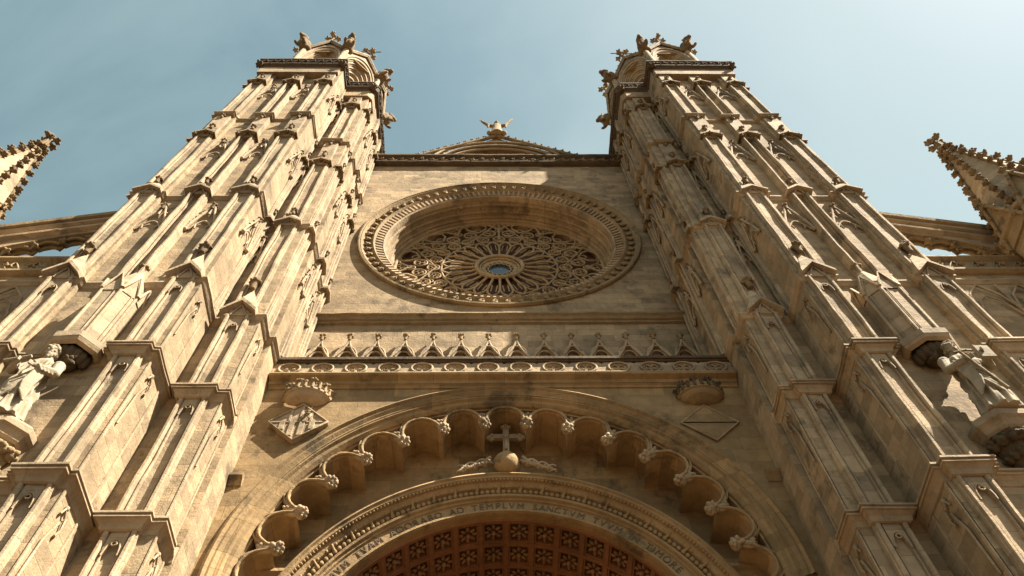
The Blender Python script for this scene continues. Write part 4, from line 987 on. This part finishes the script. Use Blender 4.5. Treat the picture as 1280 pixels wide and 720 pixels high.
# ------------------------------------------------------------------ aisle wings with raking parapet over an open arch
def wing(side):
    S = side
    T = root('aisle_wing', (S * 19, 13.5, 0), ('sunlit' if S < 0 else 'shaded') + (' aisle wall with a raking parapet, at the left edge beyond the left tower' if S < 0 else ' aisle wall with a raking parapet, at the right edge beyond the right tower'), 'church wing', 'aisle walls beyond the towers')
    rnd = random.Random(21)
    MB().box(13.6, 30, 13.3, 22, 0, 26.6).build('aisle_wall', 'stone', T, S)
    fr = FR((0, 13.3, 0), (1, 0), (0, -1))
    bal = MB().sweep_plan([(13.7, 13.3), (30, 13.3)], [(.05, 27.75), (-.2, 27.72), (-.22, 27.6), (-.12, 27.5), (-.06, 27.45), (-.06, 26.85), (-.12, 26.8), (-.22, 26.72), (-.22, 26.6), (-.1, 26.5), (.05, 26.45)]).build('parapet', 'carved', T, S)
    MB().box(13.7, 30, 13.32, 13.6, 26.55, 27.7).build('parapet_wall', 'stone', bal, S)
    mb = MB()
    for i in range(20):
        a = 14.0 + i * .8
        mb.tube([fr(a, .07, 26.9), fr(a + .3, .1, 27.4), fr(a + .42, .1, 27.2), fr(a + .3, .1, 27.05)], .04, 5); mb.tube([fr(a + .8, .07, 27.42), fr(a + .5, .1, 26.95)], .03, 5); mb.leafy(fr(a + .55, .09, 27.2), .13, rnd, 4)
    mb.build('frieze_tracery', 'carved', bal, S)
    MB().sweep_plan([(13.7, 13.3), (30, 13.3)], zp([(-o, z) for o, z in STR], 25.9, .9)).build('string_course', 'shaft', T, S)
    # blind tracery panels
    for i in range(9):
        a = 14.3 + i * 1.5; mb = MB(); mb.fbox(fr, a - .05, a + .05, -.02, .12, 14, 25.6)
        mb.tube([fr(a, .1, 24.0), fr(a + .25, .12, 24.9), fr(a + .75, .14, 25.5), fr(a + 1.25, .12, 24.9), fr(a + 1.5, .1, 24.0)], .05, 6)
        mb.tube([fr(a + .1, .08, 23.6), fr(a + .4, .1, 24.5), fr(a + .75, .1, 24.8), fr(a + 1.1, .1, 24.5), fr(a + 1.4, .08, 23.6)], .035, 6)
        mb.build('blind_panel', 'shaft', T, S)
    MB().leafy(fr(18.6, .15, 22.6), .32, rnd, 7).build('carved_boss', 'carved', T, S)
    # raking flying arch
    def top(a): return 32.55 - (a - 13.7) * .345
    def und(a):
        t = min(1, max(0, (a - 13.7) / 7.2)); return 27.6 + 3.12 * (1 - t ** 1.9)
    xs = [13.6 + .45 * i for i in range(37)]
    mb = MB(); 
    rows = []
    for a in xs: rows.append([(a, 13.35, und(a)), (a, 13.35, top(a)), (a, 13.85, top(a)), (a, 13.85, und(a))])
    mb.grid(rows, closed=True); A_ = mb.build('raking_arch', 'stone', T, S)
    for dz, pr, hh in ((0, .28, .22), (-.28, .16, .16), (-.75, .12, .14), (-1.0, .2, .12)):
        mb = MB(); rows = [[(a, 13.36, top(a) + dz), (a, 13.36 - pr, top(a) + dz - .04), (a, 13.36 - pr * .9, top(a) + dz - hh), (a, 13.36, top(a) + dz - hh - .08)] for a in (xs[0], xs[-1])]
        mb.grid(rows, closed=True); mb.build('raking_moulding', 'carved' if dz == 0 else 'shaft', A_, S)
    mb = MB()
    for i in range(7):
        a = 14.1 + i * .85
        pts = [(a - .42, und(a - .42)), (a - .38, und(a) - .28), (a - .2, und(a) - .1), (a, und(a) - .06), (a + .2, und(a) - .12), (a + .36, und(a) - .36), (a + .42, und(a + .42))]
        mb.tube([(x, 13.5, z) for x, z in pts], .07, 6); mb.leafy(Vector((a + .40, 13.5, und(a) - .42)), .2, rnd, 5); mb.tube([(x, 13.72, z - .02) for x, z in pts], .09, 6)
    mb.build('cusping', 'carved', A_, S)
wing(-1); wing(1)

# ------------------------------------------------------------------ crocketed corner pinnacles
def pinnacle(side):
    S = side; x, y = (21.1, 12.2) if S > 0 else (21.15, 12.2); zt = 38.3; zb = 28.6; rb = 2.0
    T = root('crocketed_pinnacle', (S * x, y, 0), ('shaded crocketed stone spire with leafy tip at the right edge of the photo' if S > 0 else 'sunlit crocketed stone spire with leafy tip at the left edge of the photo'), 'pinnacle', 'crocketed spires at the facade corners')
    rnd = random.Random(31 + S)
    n = 8; ang = [pi / 8 + k * pi / 4 for k in range(n)]
    def rad(z): return max(.12, rb * (zt - .6 - z) / (zt - zb))
    mb = MB(); zs = [zb + (zt - .5 - zb) * i / 10 for i in range(11)]
    mb.grid([[(x + rad(z) * cos(a), y + rad(z) * sin(a), z) for a in ang] for z in zs], closed=True)
    P = mb.build('spire', 'shaft', T, S)
    for a in ang:
        mb = MB()
        mb.tube([(x + rad(z) * cos(a), y + rad(z) * sin(a), z) for z in zs], .07, 5)
        z = zb + .5
        while z < zt - 1.1:
            c = Vector((x + (rad(z) + .13) * cos(a), y + (rad(z) + .13) * sin(a), z)); mb.leafy(c, .20, rnd, 6)
            mb.tube([c + Vector((-.12 * cos(a), -.12 * sin(a), -.18)), c], [.05, .07], 5); z += .78
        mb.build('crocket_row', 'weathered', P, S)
    mb = MB(); c = Vector((x, y, zt - .25)); mb.tube([(x, y, zt - .9), (x, y, zt)], [.12, .1], 7)
    for d in ((1, 0, 0), (-1, 0, 0), (0, 1, 0), (0, -1, 0)): mb.leafy(c + Vector(d) * .30, .24, rnd, 6)
    mb.leafy(c + Vector((0, 0, .3)), .22, rnd, 6); mb.build('finial', 'weathered', P, S)
    mb = MB().vprism([(x + 1.98 * cos(a), y + 1.98 * sin(a)) for a in ang], 0, zb + .1); mb.build('shaft', 'stone', T, S)
    for a in [k * pi / 4 for k in range(8)]:
        nx, ny = cos(a), sin(a); fr = FR((x + 1.82 * nx, y + 1.82 * ny, 0), (-ny, nx), (nx, ny)); mb = MB()
        mb.add([fr(-.75, .1, zb - .8), fr(.75, .1, zb - .8), fr(0, .1, zb + 1.7), fr(-.75, -.3, zb - .8), fr(.75, -.3, zb - .8), fr(0, -.6, zb + 1.7)], [(0, 1, 2), (3, 4, 5), (0, 2, 5, 3), (1, 2, 5, 4), (0, 1, 4, 3)])
        for sg in (-1, 1):
            mb.tube([fr(sg * .78, .16, zb - .8), fr(0, .16, zb + 1.8)], .08, 6)
            for j in range(4): mb.leafy(Vector(fr(sg * .78, .2, zb - .8)).lerp(fr(0, .2, zb + 1.8), (j + .7) / 4.2), .15, rnd, 4)
        mb.leafy(fr(0, .16, zb + 2.0), .22, rnd, 5)
        mb.build('base_gable', 'carved', T, S)
    MB().sweep_plan([(x + 2.03 * cos(a), y + 2.03 * sin(a)) for a in ang + [ang[0]]], [(.05, zb + .0), (-.15, zb - .05), (-.15, zb - .2), (.05, zb - .35)]).build('string_course', 'carved', T, S)
pinnacle(-1); pinnacle(1)
